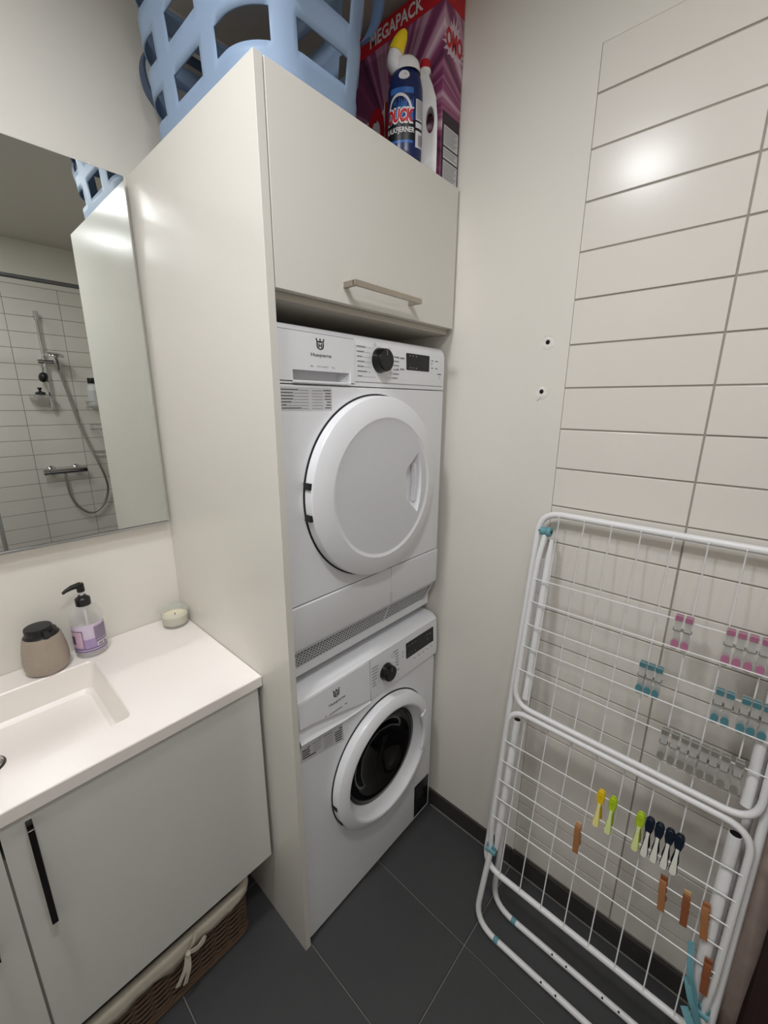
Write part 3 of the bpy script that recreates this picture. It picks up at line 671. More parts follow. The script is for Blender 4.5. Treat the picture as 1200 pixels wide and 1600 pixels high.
# clear soap bottle
cx, cy = -.902, -.047
sb = thing('soap_bottle', (cx, cy, CH), 'clear plastic soap bottle with lavender label and black pump', 'bottle')
rb = .0365
mk('bottle', lathe([(0, .001), (.031, .0), (.035, .003), (rb, .009), (rb, .088), (.0345, .100), (.028, .110), (.018, .116), (.0135, .118), (.0135, .128)], (cx, cy, CH), n=48), 'clearp', sb, smooth=60)
mk('liquid_soap', lathe([(0, .003), (.033, .003), (.0345, .010), (.0345, .062), (0, .062)], (cx, cy, CH), n=36), 'soap', sb)
fa = facing(cx, cy)
def cylmap(cx, cy, z, r, a0, off=0.): return lambda u, v: (cx+(r+off)*math.cos(a0+u/r), cy+(r+off)*math.sin(a0+u/r), z+v)
cm = lambda off: cylmap(cx, cy, CH, rb, fa, off)
lb = mk('label', quad(cm(.0004), -.046, .047, .014, .080, 28), 'lav', sb)
mk('label_print', quad(cm(.0008), -.046, .016, .024, .046, 20), 'lav_mid', lb)
mk('label_picture', quad(cm(.0012), -.046, -.015, .028, .066, 10), 'lav_pk', lb)
mk('label_frame', join(quad(cm(.0016), -.016, -.0145, .026, .068, 1), quad(cm(.0016), -.046, -.0145, .0665, .068, 10), quad(cm(.0016), -.046, -.034, .036, .056, 4)), 'lav_dk', lb, kind='stuff')
mk('label_stripes', join(quad(cm(.0016), -.046, .047, .0225, .0245, 28), quad(cm(.0016), -.046, .047, .0165, .0190, 28), quad(cm(.0016), .012, .047, .0365, .0385, 10)), 'lav_dk', lb, kind='stuff')
mk('label_text_block', quad(cm(.0012), .011, .046, .041, .073, 10), 'lav_gr', lb)
br_ = mk('barcode', quad(cm(.0018), .014, .040, .0255, .0345, 8), 'paper', lb)
mk('barcode_bars', join(*[quad(cm(.0022), .0165+.0022*k, .0165+.0022*k+.0012, .027, .033) for k in range(10) if k != 5]), 'ink', br_, smooth=0, kind='stuff')
mk('dip_tube', tube([(cx, cy, CH+.015), (cx, cy, CH+.12)], .0028, 8), 'plasw', sb)
mk('pump_collar', lathe([(.0165, .118), (.017, .119), (.017, .133), (.0155, .135), (.010, .138), (.0085, .141), (0, .141)], (cx, cy, CH), n=28), 'blackp', sb, smooth=30)
mk('pump_stem', lathe([(.0045, .139), (.0045, .150)], (cx, cy, CH), n=14), 'plasw', sb)
a = R(180+12)
ph = mk('pump_head', join(lathe([(.0085, .149), (.009, .151), (.0085, .166), (.0075, .168), (0, .1685)], (cx, cy, CH), n=20),
     tube([(cx, cy, CH+.1645), (cx+.02*math.cos(a), cy+.02*math.sin(a), CH+.164), (cx+.034*math.cos(a), cy+.034*math.sin(a), CH+.1605), (cx+.041*math.cos(a), cy+.041*math.sin(a), CH+.157)], .005, 10, radii=[.007, .0055, .004, .003])), 'blackp', sb)
sb.scale = (1.05, 1.05, 1.25)
# candle in a glass
cx, cy = -.678, -.064
cn = thing('tealight_candle', (cx, cy, CH), 'cream candle in a low clear glass in the corner of the worktop', 'candle')
mk('glass_cup', lathe([(0, .0005), (.031, .0), (.0335, .002), (.036, .045), (.0365, .048), (.0348, .048), (.0325, .008), (0, .008)], (cx, cy, CH), n=44), 'glass', cn, smooth=50)
mk('wax', lathe([(0, .0085), (.0318, .0085), (.0335, .031), (.031, .032), (.012, .030), (0, .0295)], (cx, cy, CH), n=40), 'wax', cn)
mk('wick', tube([(cx, cy, CH+.028), (cx+.001, cy, CH+.036)], .0012, 6), 'hole', cn)
cn.scale = (1.1, 1.1, 1.1)

# ---------------------------------------------------------------- wicker basket under the vanity
wb = thing('wicker_basket', (-.94, -.25, 0), 'brown wicker basket with pale fabric liner tucked under the vanity', 'basket')
wx0, wx1, wy0, wy1 = -1.24, -.715, -.448, -.05
nseg = 26
def ribbed(z0, z1, step):
    gs = []
    z = z0; k = 0
    while z < z1:
        t = (z-z0)/(z1-z0); e = .004*t
        pts = []
        base = round_path([(wx0-e, wy0-e, z), (wx1+e, wy0-e, z), (wx1+e, wy1+e, z), (wx0-e, wy1+e, z)], .035, 4, True)
        # resample and weave in and out
        per = [(base[i], base[(i+1) % len(base)]) for i in range(len(base))]
        tot = sum((b-a).length for a, b in per); nn = 88; d = 0; out = []; acc = 0; idx = 0
        for i in range(nn):
            s = tot*i/nn
            while acc+(per[idx][1]-per[idx][0]).length < s: acc += (per[idx][1]-per[idx][0]).length; idx += 1
            a_, b_ = per[idx]; p = a_.lerp(b_, (s-acc)/max((b_-a_).length, 1e-6))
            tdir = (b_-a_).normalized(); nrm_ = Vector((tdir.y, -tdir.x, 0))
            out.append(p+nrm_*(.0030*(1 if (i//2+k) % 2 else -1)))
        gs.append(tube(out, .0042, 6, True)); z += step; k += 1
    return join(*gs)
mk('weave', ribbed(.014, .182, .0088), 'wicker', wb, kind='stuff', smooth=80)
mk('inner_wall', join(box(wx0+.006, wx1-.006, wy0+.006, wy0+.009, .01, .178), box(wx0+.006, wx1-.006, wy1-.009, wy1-.006, .01, .178), box(wx1-.009, wx1-.006, wy0+.006, wy1-.006, .01, .178), box(wx0+.006, wx0+.009, wy0+.006, wy1-.006, .01, .178), box(wx0+.006, wx1-.006, wy0+.006, wy1-.006, .004, .01)), 'wicker2', wb)
for zz_, rr in ((.0075, .0075), (.018, .005)):
    mk('base_rim', tube(round_path([(wx0-.002, wy0-.002, zz_), (wx1+.002, wy0-.002, zz_), (wx1+.002, wy1+.002, zz_), (wx0-.002, wy1+.002, zz_)], .035, 5, True), rr, 8, True), 'wicker', wb)
# liner folded over the rim, with a sagging hem
path = round_path([(wx0, wy0, 0), (wx1, wy0, 0), (wx1, wy1, 0), (wx0, wy1, 0)], .035, 5, True)
pts = []
for i in range(len(path)):
    a_, b_ = path[i], path[(i+1) % len(path)]; m_ = max(1, int((b_-a_).length/.02))
    pts += [a_.lerp(b_, k/m_) for k in range(m_)]
n = len(pts); V = []; cen = Vector(((wx0+wx1)/2, (wy0+wy1)/2, 0))
for i, p in enumerate(pts):
    q = pts[(i+1) % n]-pts[i-1]; nr = Vector((q.y, -q.x, 0)).normalized()
    sag = .150+.004*math.sin(i*.9)+.003*math.sin(i*2.3+1)
    u = (p.x-(-.925))/.10
    if p.y < wy0+.02: sag -= .014*math.exp(-abs(p.x-(-.93))/.05) + .018*max(0, (wx1-.02-p.x))*.0
    if p.y < wy0+.02 and p.x > -.80: sag += .012*(p.x+.80)/.09
    w1 = .003*math.sin(i*1.7); w2 = .004*math.sin(i*1.1+.6)
    for off, z in ((-.012, .160), (-.006, .188), (.006, .196), (.0175+w1*.4, .193), (.0190+w2*.4, .180), (.0185+w1*.4, (sag+.180)/2), (.0170+w2*.4, sag)):
        V.append(tuple(p+nr*off+Vector((0, 0, z))))
k = 7
lin_ = mk('liner', (V, [(i*k+j, ((i+1) % n)*k+j, ((i+1) % n)*k+j+1, i*k+j+1) for i in range(n) for j in range(k-1)]), 'linen', wb, smooth=180)
sm = lin_.modifiers.new('thickness', 'SOLIDIFY'); sm.thickness = .002
bxx, byy, bz = -.896, wy0-.024, .163
def ribbon(pts, wid, nv=(0, -1, 0)):
    pts = bez(pts, 5); V = []; nv = Vector(nv)
    for i, p in enumerate(pts):
        t = (pts[min(i+1, len(pts)-1)]-pts[max(i-1, 0)]).normalized(); s = t.cross(nv).normalized()*wid/2
        V += [tuple(p-s), tuple(p+s), tuple(p+s-nv*.0015), tuple(p-s-nv*.0015)]
    m_ = len(pts); F = [(4*i+j, 4*i+(j+1) % 4, 4*i+4+(j+1) % 4, 4*i+4+j) for i in range(m_-1) for j in range(4)]+[(0, 1, 2, 3), (4*m_-4, 4*m_-3, 4*m_-2, 4*m_-1)]
    return V, F
bow = mk('bow', join(ribbon([(bxx, byy, bz), (bxx-.012, byy-.006, bz-.04), (bxx-.036, byy-.004, bz-.080)], .012), ribbon([(bxx, byy, bz), (bxx-.004, byy-.008, bz-.045), (bxx-.018, byy-.004, bz-.095)], .011),
     ribbon([(bxx, byy-.003, bz), (bxx+.022, byy-.012, bz+.004), (bxx+.042, byy-.010, bz+.012), (bxx+.034, byy-.010, bz-.004), (bxx+.016, byy-.006, bz-.010), (bxx, byy-.003, bz)], .009),
     ribbon([(bxx, byy, bz), (bxx+.014, byy-.006, bz+.020), (bxx+.028, byy+.004, bz+.040)], .008)), 'linen', lin_, smooth=60)
mk('bow_knot', lathe([(0, -.008), (.006, -.005), (.008, 0), (.006, .005), (0, .008)], (bxx, byy-.004, bz), (1, 0, .3), 10), 'linen', lin_)

# ================================================================== laundry basket on the cabinet
lbk = thing('laundry_basket', (-.466, -.355, HT), 'light blue plastic laundry basket with cut out openings on the cabinet', 'basket')
BH = .36
def bsec(z):   # rounded rectangle at height z above the cabinet
    f = z/.102
    return (-.618-.008*(f-1), -.314+.008*(f-1), -.610-.006*(f-1), -.104+.006*(f-1))
CR = .105
def per_pt(s, z):
    x0, x1, y0, y1 = bsec(z); L = [('l', x0, x1, y0, y1)]
    sx, sy = (x1-x0)-2*CR, (y1-y0)-2*CR; q = math.pi*CR/2
    segs = [sx, q, sy, q, sx, q, sy, q]; tot = sum(segs); t = (s % 1.)*8; i = int(t); u = t-i
    if i == 0: return (x0+CR+sx*u, y0)
    if i == 1: a = R(-90+90*u); return (x1-CR+CR*math.cos(a), y0+CR+CR*math.sin(a))
    if i == 2: return (x1, y0+CR+sy*u)
    if i == 3: a = R(90*u); return (x1-CR+CR*math.cos(a), y1-CR+CR*math.sin(a))
    if i == 4: return (x1-CR-sx*u, y1)
    if i == 5: a = R(90+90*u); return (x0+CR+CR*math.cos(a), y1-CR+CR*math.sin(a))
    if i == 6: return (x0, y1-CR-sy*u)
    a = R(180+90*u); return (x0+CR+CR*math.cos(a), y0+CR+CR*math.sin(a))
sb_ = []
for i in range(8):
    nn = 20
    sb_ += [(i+j/nn)/8 for j in range(nn)]
# openings in s (unit: eighths) : front side, corners, long sides
OPEN = [(0, 1.1), (1.4, 2.1), (2.3, 2.7), (2.9, 3.6), (3.9, 5.1), (5.4, 6.1), (6.3, 6.7), (6.9, 7.6), (7.9, 8.1)]
def is_open(s8, zc, row): return any(a <= s8 < b for a, b in OPEN)
zl = [0, .014, .028, .042, .055, .102, .120, .138, .155, .204, .222, .240, .258, .308, BH]
V = []; ns = len(sb_)
for z in zl:
    for s in sb_:
        x, y = per_pt(s, z); V.append((x, y, HT+.001+z))
F = []
OP = {4: 0, 8: 1, 12: 2}
for j in range(len(zl)-1):
    for i in range(ns):
        s8 = sb_[i]*8+.03
        if j in OP and is_open(s8, 0, OP[j]): continue
        F.append((j*ns+i, j*ns+(i+1) % ns, (j+1)*ns+(i+1) % ns, (j+1)*ns+i))
F.append(tuple(range(ns))[::-1])
shell = mk('shell', (V, F), 'blue', lbk, smooth=50, recalc=False)
sm = shell.modifiers.new('thickness', 'SOLIDIFY'); sm.thickness = .0035; sm.offset = -1
V = [per_pt(s, BH) for s in sb_]
mk('rim', tube([(x, y, HT+BH) for x, y in V], .007, 8, True), 'blue', lbk)
for sgn, ye in ((-1, -.616), (1, -.098)):       # arched strap handle on each short end, shade put into its dark blue
    cxh_ = -.466
    half = [(-.104, .002, .145), (-.120, .016, .180), (-.122, .024, .230), (-.100, .028, .275), (-.05, .030, .300)]
    pts = bez([(cxh_+a, ye+sgn*b, HT+c) for a, b, c in half]+[(cxh_-a, ye+sgn*b, HT+c) for a, b, c in half[::-1]], 5)
    V = []; n = len(pts)
    for i, p in enumerate(pts):
        t = (pts[min(i+1, n-1)]-pts[max(i-1, 0)]).normalized(); nn_ = t.cross(Vector((0, 1, 0))).normalized()*.0028
        for oy, q in ((-.014, -1), (.014, -1), (.014, 1), (-.014, 1)): V.append(tuple(p+Vector((0, oy, 0))+nn_*q))
    F = [(4*i+k, 4*i+(k+1) % 4, 4*i+4+(k+1) % 4, 4*i+4+k) for i in range(n-1) for k in range(4)]+[(0, 1, 2, 3), (4*n-1, 4*n-2, 4*n-3, 4*n-4)]
    mk('handle', (V, F), 'blue_shade', lbk, smooth=40, label='blue strap handle with painted-in shade')

# ================================================================== detergent carton
kx0, kx1, ky0, ky1, kz1 = -.086, -.0035, -.616, -.300, HT+.418
ct = thing('detergent_carton', ((kx0+kx1)/2, (ky0+ky1)/2, HT), 'tall purple washing powder carton with red MEGAPACK band', 'carton')
mk('carton', box(kx0, kx1, ky0, ky1, HT+.0012, kz1), 'carton', ct, bev=.001, seg=1)
zb_ = HT+.368
mk('red_band', box(kx0-.0006, kx1+.0002, ky0-.0006, ky1+.0006, zb_, kz1+.0005), 'red', ct)
FL = lambda off: (lambda u, v: (kx0-off, ky1-u, HT+v))         # left face: u runs from the back to the front edge
FF = lambda off: (lambda u, v: (kx0+u, ky0-off, HT+v))         # front face
mk('band_lettering', text_on('MEGAPACK', FL(.0012), .066, .250, .379, .029, bold=.025), 'print_w', ct, smooth=0)
def starburst(mp, cx, cz, r0, r1, n=22, sx=1.):
    pts = []
    for i in range(2*n):
        a = math.pi*i/n; r = r1*(1+.35*math.sin(i*2.7)) if i % 2 == 0 else r0
        pts.append((cx+sx*r*math.cos(a), cz+r*math.sin(a)))
    V = [mp(cx, cz)]+[mp(*p) for p in pts]
    return V, [(0, 1+i, 1+(i+1) % (2*n)) for i in range(2*n)]
mk('burst', starburst(FF(.0006), .043, .300, .034, .042, sx=1.), 'glow_p', ct, smooth=0)
mk('logo_lettering', text_on('OMO', FF(.0014), .006, .078, .284, .036, bold=.045), 'omored', ct, smooth=0)
mk('burst', starburst(FL(.0006), .150, .160, .070, .110, 26, 1.0), 'print_w', ct, smooth=0)
mk('logo_lettering', join(text_on('OMO', FL(.0014), .055, .250, .120, .110, bold=.05)), 'omored', ct, smooth=0)
mk('dark_panel', join(quad(FF(.0006), .003, .080, .0, .150)), 'cartonblk', ct, smooth=0)
for k, (a, b) in enumerate(((.004, .046), (.050, .074), (.078, .122))):
    ip = mk('info_panel', quad(FF(.0010), .010, .076, a, b), 'sticker', ct, smooth=0)
    mk('info_lines', join(*[quad(FF(.0014), .013, .072-.006*((j*7) % 3), b-.004-.0042*j-.0014, b-.004-.0042*j) for j in range(int((b-a-.004)/.0042))]), 'ink_grey', ip, smooth=0, kind='stuff')

# ---------------------------------------------------------------- toilet cleaner bottle
cx, cy = -.1955, -.587; fa = facing(cx, cy); udir = (-math.sin(fa), math.cos(fa), 0)
tcb = thing('toilet_cleaner_bottle', (cx, cy, HT), 'navy toilet cleaner bottle with bent white neck and yellow cap', 'bottle')
SU, SV = 1., .72
pf = [(0, .0), (.037, .001), (.0405, .006), (.0415, .02), (.0415, .135), (.0405, .158), (.036, .180), (.030, .192), (.024, .199)]
mk('bottle', lathe(pf, (cx, cy, HT+.001), (0, 0, 1), 48, SU, SV, udir), 'duckblue', tcb, smooth=60)
Ux, Uy = udir[0], udir[1]; Fx, Fy = math.cos(fa), math.sin(fa)
def bm_(off):
    def f(u, v):   # u: arc around the front (right positive), v: height
        t = u/.0415
        rr = 1+off/.0415
        k = 1.0 if v < .135 else (1-.12*((v-.135)/.045)**2)
        return (cx+k*rr*(.0415*SU*math.sin(t)*Ux+.0415*SV*math.cos(t)*Fx), cy+k*rr*(.0415*SU*math.sin(t)*Uy+.0415*SV*math.cos(t)*Fy), HT+v)
    return f
# white neck and shoulder (bent to the left of the viewer)
nx, ny = -Ux, -Uy
pt = lambda a, h, d=0.: (cx+nx*a+Fx*d, cy+ny*a+Fy*d, HT+h)
mk('shoulder', lathe([(.030, .193), (.029, .205), (.026, .216), (.018, .224), (0, .227)], (cx-nx*.004, cy-ny*.004, HT), (0, 0, 1), 32, SU, .85, udir), 'plasw', tcb, smooth=60)
nk = mk('neck', tube(bez([pt(.000, .205), pt(.016, .203), pt(.026, .212), pt(.027, .226), pt(.020, .243)], 5), .017, 18, radii=None), 'plasw', tcb, smooth=60)
mk('spout_cap', tube(bez([pt(.024, .236), pt(.018, .252), pt(.009, .270), pt(.003, .281)], 4), .017, 18, radii=[.0185, .0183, .018, .0176, .0170, .0162, .0152, .014, .0126, .011, .0092, .0075, .006]), 'capyel', tcb, smooth=60)
lb2 = mk('label_field', quad(bm_(.0004), -.040, .020, .034, .150, 14), 'duckmid', tcb)
mk('label_band', quad(bm_(.0008), -.052, .058, .040, .082, 20), 'duckblk', lb2)
mk('label_arch', join(*[(lambda n: ([bm_(.0010)(-.014+r*math.cos(math.pi*i/n), .098+r*1.3*math.sin(math.pi*i/n)) for r in (.026, .031) for i in range(n+1)], [(i, i+1, n+2+i, n+1+i) for i in range(n)]))(18)]), 'print_w', lb2, smooth=0)
mk('label_disc', poly(bm_(.0008), circ(-.014, .112, .022, 20, .026)), 'duckblue', lb2, smooth=0)
mk('brand_lettering', text_on('DUCK', bm_(.0018), -.046, .019, .080, .024, shear=.12, bold=.05), 'omored', lb2, smooth=0)
mk('brand_outline', text_on('DUCK', bm_(.0013), -.0475, .0205, .0785, .027, shear=.12, bold=.11), 'print_w', lb2, smooth=0)
mk('product_lettering', text_on('KALKFJERNER', bm_(.0016), -.050, .023, .056, .011, bold=.02), 'print_w', lb2, smooth=0)
mk('badge_print', poly(bm_(.0010), [(a-.004, b) for a, b in circ(.0, .176, .014, 20, .010)]), 'print_w', lb2, smooth=0)
mk('side_info', join(quad(bm_(.0014), .026, .050, .084, .128, 6), quad(bm_(.0014), .026, .050, .068, .080, 6), quad(bm_(.0014), .026, .050, .026, .062, 6)), 'sticker', lb2, kind='stuff')
mk('barcode_bars', join(*[quad(bm_(.0020), .034, .050, .030+.0028*k, .0316+.0028*k, 3) for k in range(9)]+[quad(bm_(.0020), .028, .047, .088+.0036*k, .0895+.0036*k, 3) for k in range(11)]), 'ink_grey', lb2, smooth=0, kind='stuff')
tcb.scale = (1, 1, .935)
# white bottle with a loop handle, beside it
vdir = Vector((.806, .592, 0)); wdir = Vector((-.592, .806, 0))
rb0 = Vector((-.099, -.6135, HT+.001))
fb = frame(rb0, wdir, (0, 0, 1), -vdir)
wbt = thing('cleaner_bottle', tuple(rb0+wdir*.035), 'white handled cleaner bottle with red cap beside the purple carton', 'bottle')
outl = [(.004, 0), (.068, 0), (.072, .004), (.072, .170), (.066, .195), (.052, .215), (.046, .222), (.046, .238), (.024, .238), (.024, .222), (.016, .205), (.006, .175), (.001, .13), (0, .05), (.0, .004)]
hol = [(.016+.010*math.cos(t)+.003, .125+.030*math.sin(t)) for t in [2*math.pi*i/20 for i in range(20)]]
bm = bmesh.new(); lv = []
for dd in (-.0135, .0135):
    a_ = [bm.verts.new(fb(x, z, dd)) for x, z in outl]; b_ = [bm.verts.new(fb(x, z, dd)) for x, z in hol]
    e_ = [bm.edges.new((a_[i], a_[(i+1) % len(a_)])) for i in range(len(a_))]+[bm.edges.new((b_[i], b_[(i+1) % len(b_)])) for i in range(len(b_))]
    bmesh.ops.triangle_fill(bm, use_beauty=True, edges=e_); lv.append((a_, b_))
for q in (0, 1):
    A_, B_ = lv[0][q], lv[1][q]; n = len(A_)
    for i in range(n): bm.faces.new((A_[i], A_[(i+1) % n], B_[(i+1) % n], B_[i]))
bm.verts.index_update(); bm.faces.index_update()
gg = ([tuple(v.co) for v in bm.verts], [tuple(v.index for v in f.verts) for f in bm.faces]); bm.free()
mk('bottle', gg, 'plasw', wbt, bev=.006, seg=3, smooth=60)
wbt.scale = (1, 1, .92)
mk('red_cap', lathe([(.0125, .236), (.013, .240), (.013, .256), (.011, .262), (0, .264)], tuple(rb0+wdir*.035), n=20), 'omored', wbt)
mk('cap_base', lathe([(.0145, .230), (.0145, .242), (.0125, .243)], tuple(rb0+wdir*.035), n=20), 'plasw', wbt)

# ================================================================== drying rack
rk = thing('drying_rack', (-.17, -1.22, 0), 'white folded metal drying rack leaning on the tiled wall', 'drying rack')
def RX(z, off=0.): return -.03+.147*(z-1.28)-off      # rack plane leaning on the wall
BY0, BY1 = -.949, -1.498
def rp(y, z, off=0.): return (RX(z, off), y, z)
mk('body_frame', tube(round_path([rp(BY0, .19), rp(BY1, .19), rp(BY1, 1.282), rp(BY0, 1.282)], .055, 7, True), .0085, 12, True), 'wire', rk, smooth=80)
for k in range(8):
    y = -1.0-.0635*k+.0008*k; zt = 1.279
    mk('body_wire', tube([(RX(.192, .008), y, .192), (RX(.21, .002), y, .205), (RX(1.26, .002), y, 1.265), (RX(1.279, .008), y, 1.279)], .0016, 6), 'wire', rk)
WO = .016
upw = round_path([rp(-.972, 1.225, .004), rp(-.967, 1.17, WO), rp(-.962, .741, WO), rp(-1.488, .741, WO), rp(-1.483, 1.17, WO), rp(-1.478, 1.225, .004)], .055, 7)
w1_ = mk('wing_frame', tube(upw, .0075, 10), 'wire', rk, smooth=80)
for z in (1.108, 1.045, .980, .917, .848):
    mk('wing_wire', tube([rp(-.9645, z, WO+.006), rp(-1.4835, z, WO+.006)], .0016, 6), 'wire', w1_)
low = round_path([rp(-.963, .262, .006), rp(-.958, .32, WO), rp(-.955, .722, WO), rp(-1.489, .722, WO), rp(-1.486, .32, WO), rp(-1.482, .262, .006)], .055, 7)
w2_ = mk('wing_frame', tube(low, .0075, 10), 'wire', rk, smooth=80)
for z in (.625, .562, .501, .444, .381):
    mk('wing_wire', tube([rp(-.956, z, WO+.006), rp(-1.487, z, WO+.006)], .0016, 6), 'wire', w2_)
# support arms: flattened foot, open upper end
def arm(y, z0, z1, off, r, name='support_arm'):
    n = 8; zs = [z0+(z1-z0)*t for t in (0, .05, .12, .5, .80, .81, .82, 1)]
    rad = [r*.55, r*.75, r, r, r, r*.9, r, r]
    a_ = mk(name, tube([rp(y, z, off) for z in zs], r, 12, radii=rad), 'wire', rk, smooth=60)
    mk('open_end', lathe([(r*.82, 0), (r*.82, .0006), (0, .0006)], rp(y, z1, off), (.147*(1 if z1 > z0 else -1), 0, (1 if z1 > z0 else -1)), 12), 'hole', a_)
arm(-.978, .268, .690, .004, .0105); arm(-1.462, .268, .690, .004, .0125)
arm(-.990, 1.215, .760, .002, .0095); arm(-1.466, 1.215, .760, .002, .0105)
# legs: two U-shaped feet
def leg(xf, xt, zt, ya, yb, r=.0085, inn=0.):
    l = mk('leg', tube(round_path([(xt, ya-inn, zt), (xf, ya-.002, .0095), (xf, yb+.002, .0095), (xt, yb+inn, zt)], .075, 8), r, 12), 'wire', rk, smooth=80)
    for y in (ya-.075, yb+.075): mk('foot_clip', tube([(xf, y-.007, .0096), (xf, y+.007, .0096)], r+.0011, 12), 'rackblue', l)
    for y in (-1.165, -1.205, -1.30, -1.34): mk('rivet_hole', lathe([(0, .0006), (.0026, .0004), (.0028, 0)], (xf-r*.62, y, .0095+r*.76), (-.6, 0, .8), 8), 'hole', l)
    return l
leg(-.238, RX(.262, .006), .262, -.952, -1.495, inn=.012)
leg(-.157, -.028, 1.15, -.970, -1.478)
# turquoise hinges
def hinge(y, z, off, s=1):
    h = mk('hinge', join(tube([rp(y+.004*s, z, off), rp(y-.012*s, z, off)], .0115, 12), tube([rp(y-.013*s, z, off), rp(y-.024*s, z, off)], .0135, 12)), 'rackblue', rk, bev=.001, seg=1)
    mk('hinge_pin', tube([rp(y+.016*s, z, off), rp(y-.026*s, z, off)], .004, 8), 'blackp', h)
hinge(-.962, 1.234, .004); hinge(-1.484, 1.234, .004, -1)
def clip(y, z, s=1):
    h = mk('hinge', join(*[tube([rp(y-s*.010*k, z-.012, .008), rp(y-s*.010*k, z+.014, .008)], .0058, 8) for k in range(3)]+[tube([rp(y+.005*s, z-.004, .010), rp(y-.026*s, z-.004, .010)], .008, 8)]), 'rackblue', rk, smooth=60)
clip(-.955, .262); clip(-1.488, .262, -1)
NX = (-.8, -.2, .3)
tape = mk('turquoise_strap', join(ribbon([rp(-1.437, .405, .012), rp(-1.446, .350, .030), rp(-1.462, .300, .026), rp(-1.470, .245, .030)], .012, NX), ribbon([rp(-1.442, .335, .028), rp(-1.456, .300, .036), rp(-1.474, .262, .032), rp(-1.484, .225, .026)], .012, NX), ribbon([rp(-1.450, .262, .026), rp(-1.468, .240, .036), rp(-1.486, .212, .026)], .016, NX)), 'rackblue', rk, smooth=60, label='turquoise plastic strap knotted round the tubes')

# ---------------------------------------------------------------- clothes pegs
def wire_x(z): return RX(z, WO+.006)
def peg_plastic(name, padm, loc, label, cat, group):
    t = thing(name, loc, label, cat, group); x, y, z = loc
    for s in (-1, 1):
        fr = frame((x, y, z), (0, -1, 0), (s*.10, 0, 1), (s, 0, 0))
        j = mk('jaw', prism([(-.0048, .010), (.0048, .010), (.0056, .004), (.0042, -.012), (.0040, -.028), (.0058, -.040), (.0054, -.050), (.0030, -.056), (-.0030, -.056), (-.0054, -.050), (-.0058, -.040), (-.0040, -.028), (-.0042, -.012), (-.0056, .004)], lambda a, b, c, fr=fr: fr(a, b, c+.0012-.10*b*.0-(b if b < 0 else 0)*.13), 0, .0032), 'pegclear', t)
        mk('grip_pad', prism(circ(0, -.0445, .0048, 12, .0085), lambda a, b, c, fr=fr: fr(a, b, c+.0012-(b if b < 0 else 0)*.13), -.0004, .0044), padm, j)
        mk('tip_pad', prism(rrect(-.0046, .0046, .000, .0095, .0015, 2), lambda a, b, c, fr=fr: fr(a, b, c+.0012), -.0002, .0042), padm, j)
    mk('spring', join(tube([(x-.006, y-.0052, z-.018), (x-.001, y-.0056, z-.016), (x+.006, y-.0052, z-.018)], .0009, 6), tube([(x-.006, y+.0052, z-.018), (x+.006, y+.0052, z-.018)], .0009, 6), tube([(x-.0064, y-.0055, z-.018), (x-.0064, y+.0055, z-.018)], .0009, 6)), 'spring', t)
    t.scale = (1.25, 1.42, 1.24)
    return t
def peg_soft(name, headm, tailm, loc, label, group, inlay):
    t = thing(name, loc, label, 'clothes peg', group); x, y, z = loc
    body_ = [(.0, .012), (.0045, .010), (.0068, .004), (.0070, -.004), (.0056, -.012), (.0034, -.019), (.0032, -.026), (.0046, -.040), (.0060, -.052), (.0058, -.058), (.003, -.061)]
    outl_ = body_+[(-a, b) for a, b in body_[::-1] if a > 0]
    tl = [(.0024, -.014), (.0024, -.026), (.0036, -.040), (.0050, -.052), (.0046, -.058), (.002, -.060), (-.002, -.060), (-.0046, -.058), (-.0050, -.052), (-.0036, -.040), (-.0024, -.026), (-.0024, -.014)]
    for s in (-1, 1):
        fr = frame((x, y, z), (0, -1, 0), (0, 0, 1), (s, 0, 0))
        mp = lambda a, b, c, fr=fr: fr(a, b, c+.0008+(-(b+.012)*.16 if b < -.012 else 0))
        j = mk('jaw', prism(outl_, mp, 0, .0042), headm, t, bev=.0012, seg=1)
        mk('tail_inlay', prism(tl, mp, .0026, .0054), tailm, j)
        mk('head_ring', prism(circ(0, .001, .0036, 12, .0045), mp, .003, .0050), headm, j)
    mk('spring', tube([(x-.003, y-.004, z-.013), (x-.003, y+.004, z-.013)], .003, 8), headm, t)
    t.scale = (1.3, 1.3, 1.38)
    return t
def peg_wood(name, loc, label, group, m1, m2, tilt=0., yaw=0.):
    t = thing(name, loc, label, 'clothes peg', group); x, y, z = loc
    for s, m in ((-1, m1), (1, m2)):
        prof_ = [(0, .014), (.0035, .014), (.0070, .004), (.0072, -.018), (.0105, -.050), (.0070, -.050), (.001, -.016), (.0004, .0)]
        up_ = (.0, math.sin(tilt), math.cos(tilt)); sd = (0, math.cos(tilt), -math.sin(tilt))
        fr = frame((x, y, z+(.006 if s > 0 else -.002)), (s, 0, 0), up_, sd)
        mk('prong', prism(prof_, fr, -.0050, .0050), m, t, bev=.0006, seg=1)
    c = Vector((x, y, z))+Vector((0, math.sin(tilt), math.cos(tilt)))*-.016
    mk('spring', tube([c+Vector((-.001, -.0062, 0)), c+Vector((-.001, .0062, 0))], .0034, 8), 'spring', t)
    t.scale = (1.25, 1.35, 1.18)
    return t
def at_wire(y, zw): return (wire_x(zw), y, zw)
ORD = ['first', 'second', 'third', 'fourth', 'fifth', 'sixth', 'seventh', 'eighth']
for k, y in enumerate((-1.293, -1.311)):
    peg_plastic('pink_clothes_peg', 'pegpink', at_wire(y, 1.108), ('left' if k == 0 else 'right')+' peg of the lone pair of clear pegs with pink pads', 'clothes peg', 'pink pegs on the top wire')
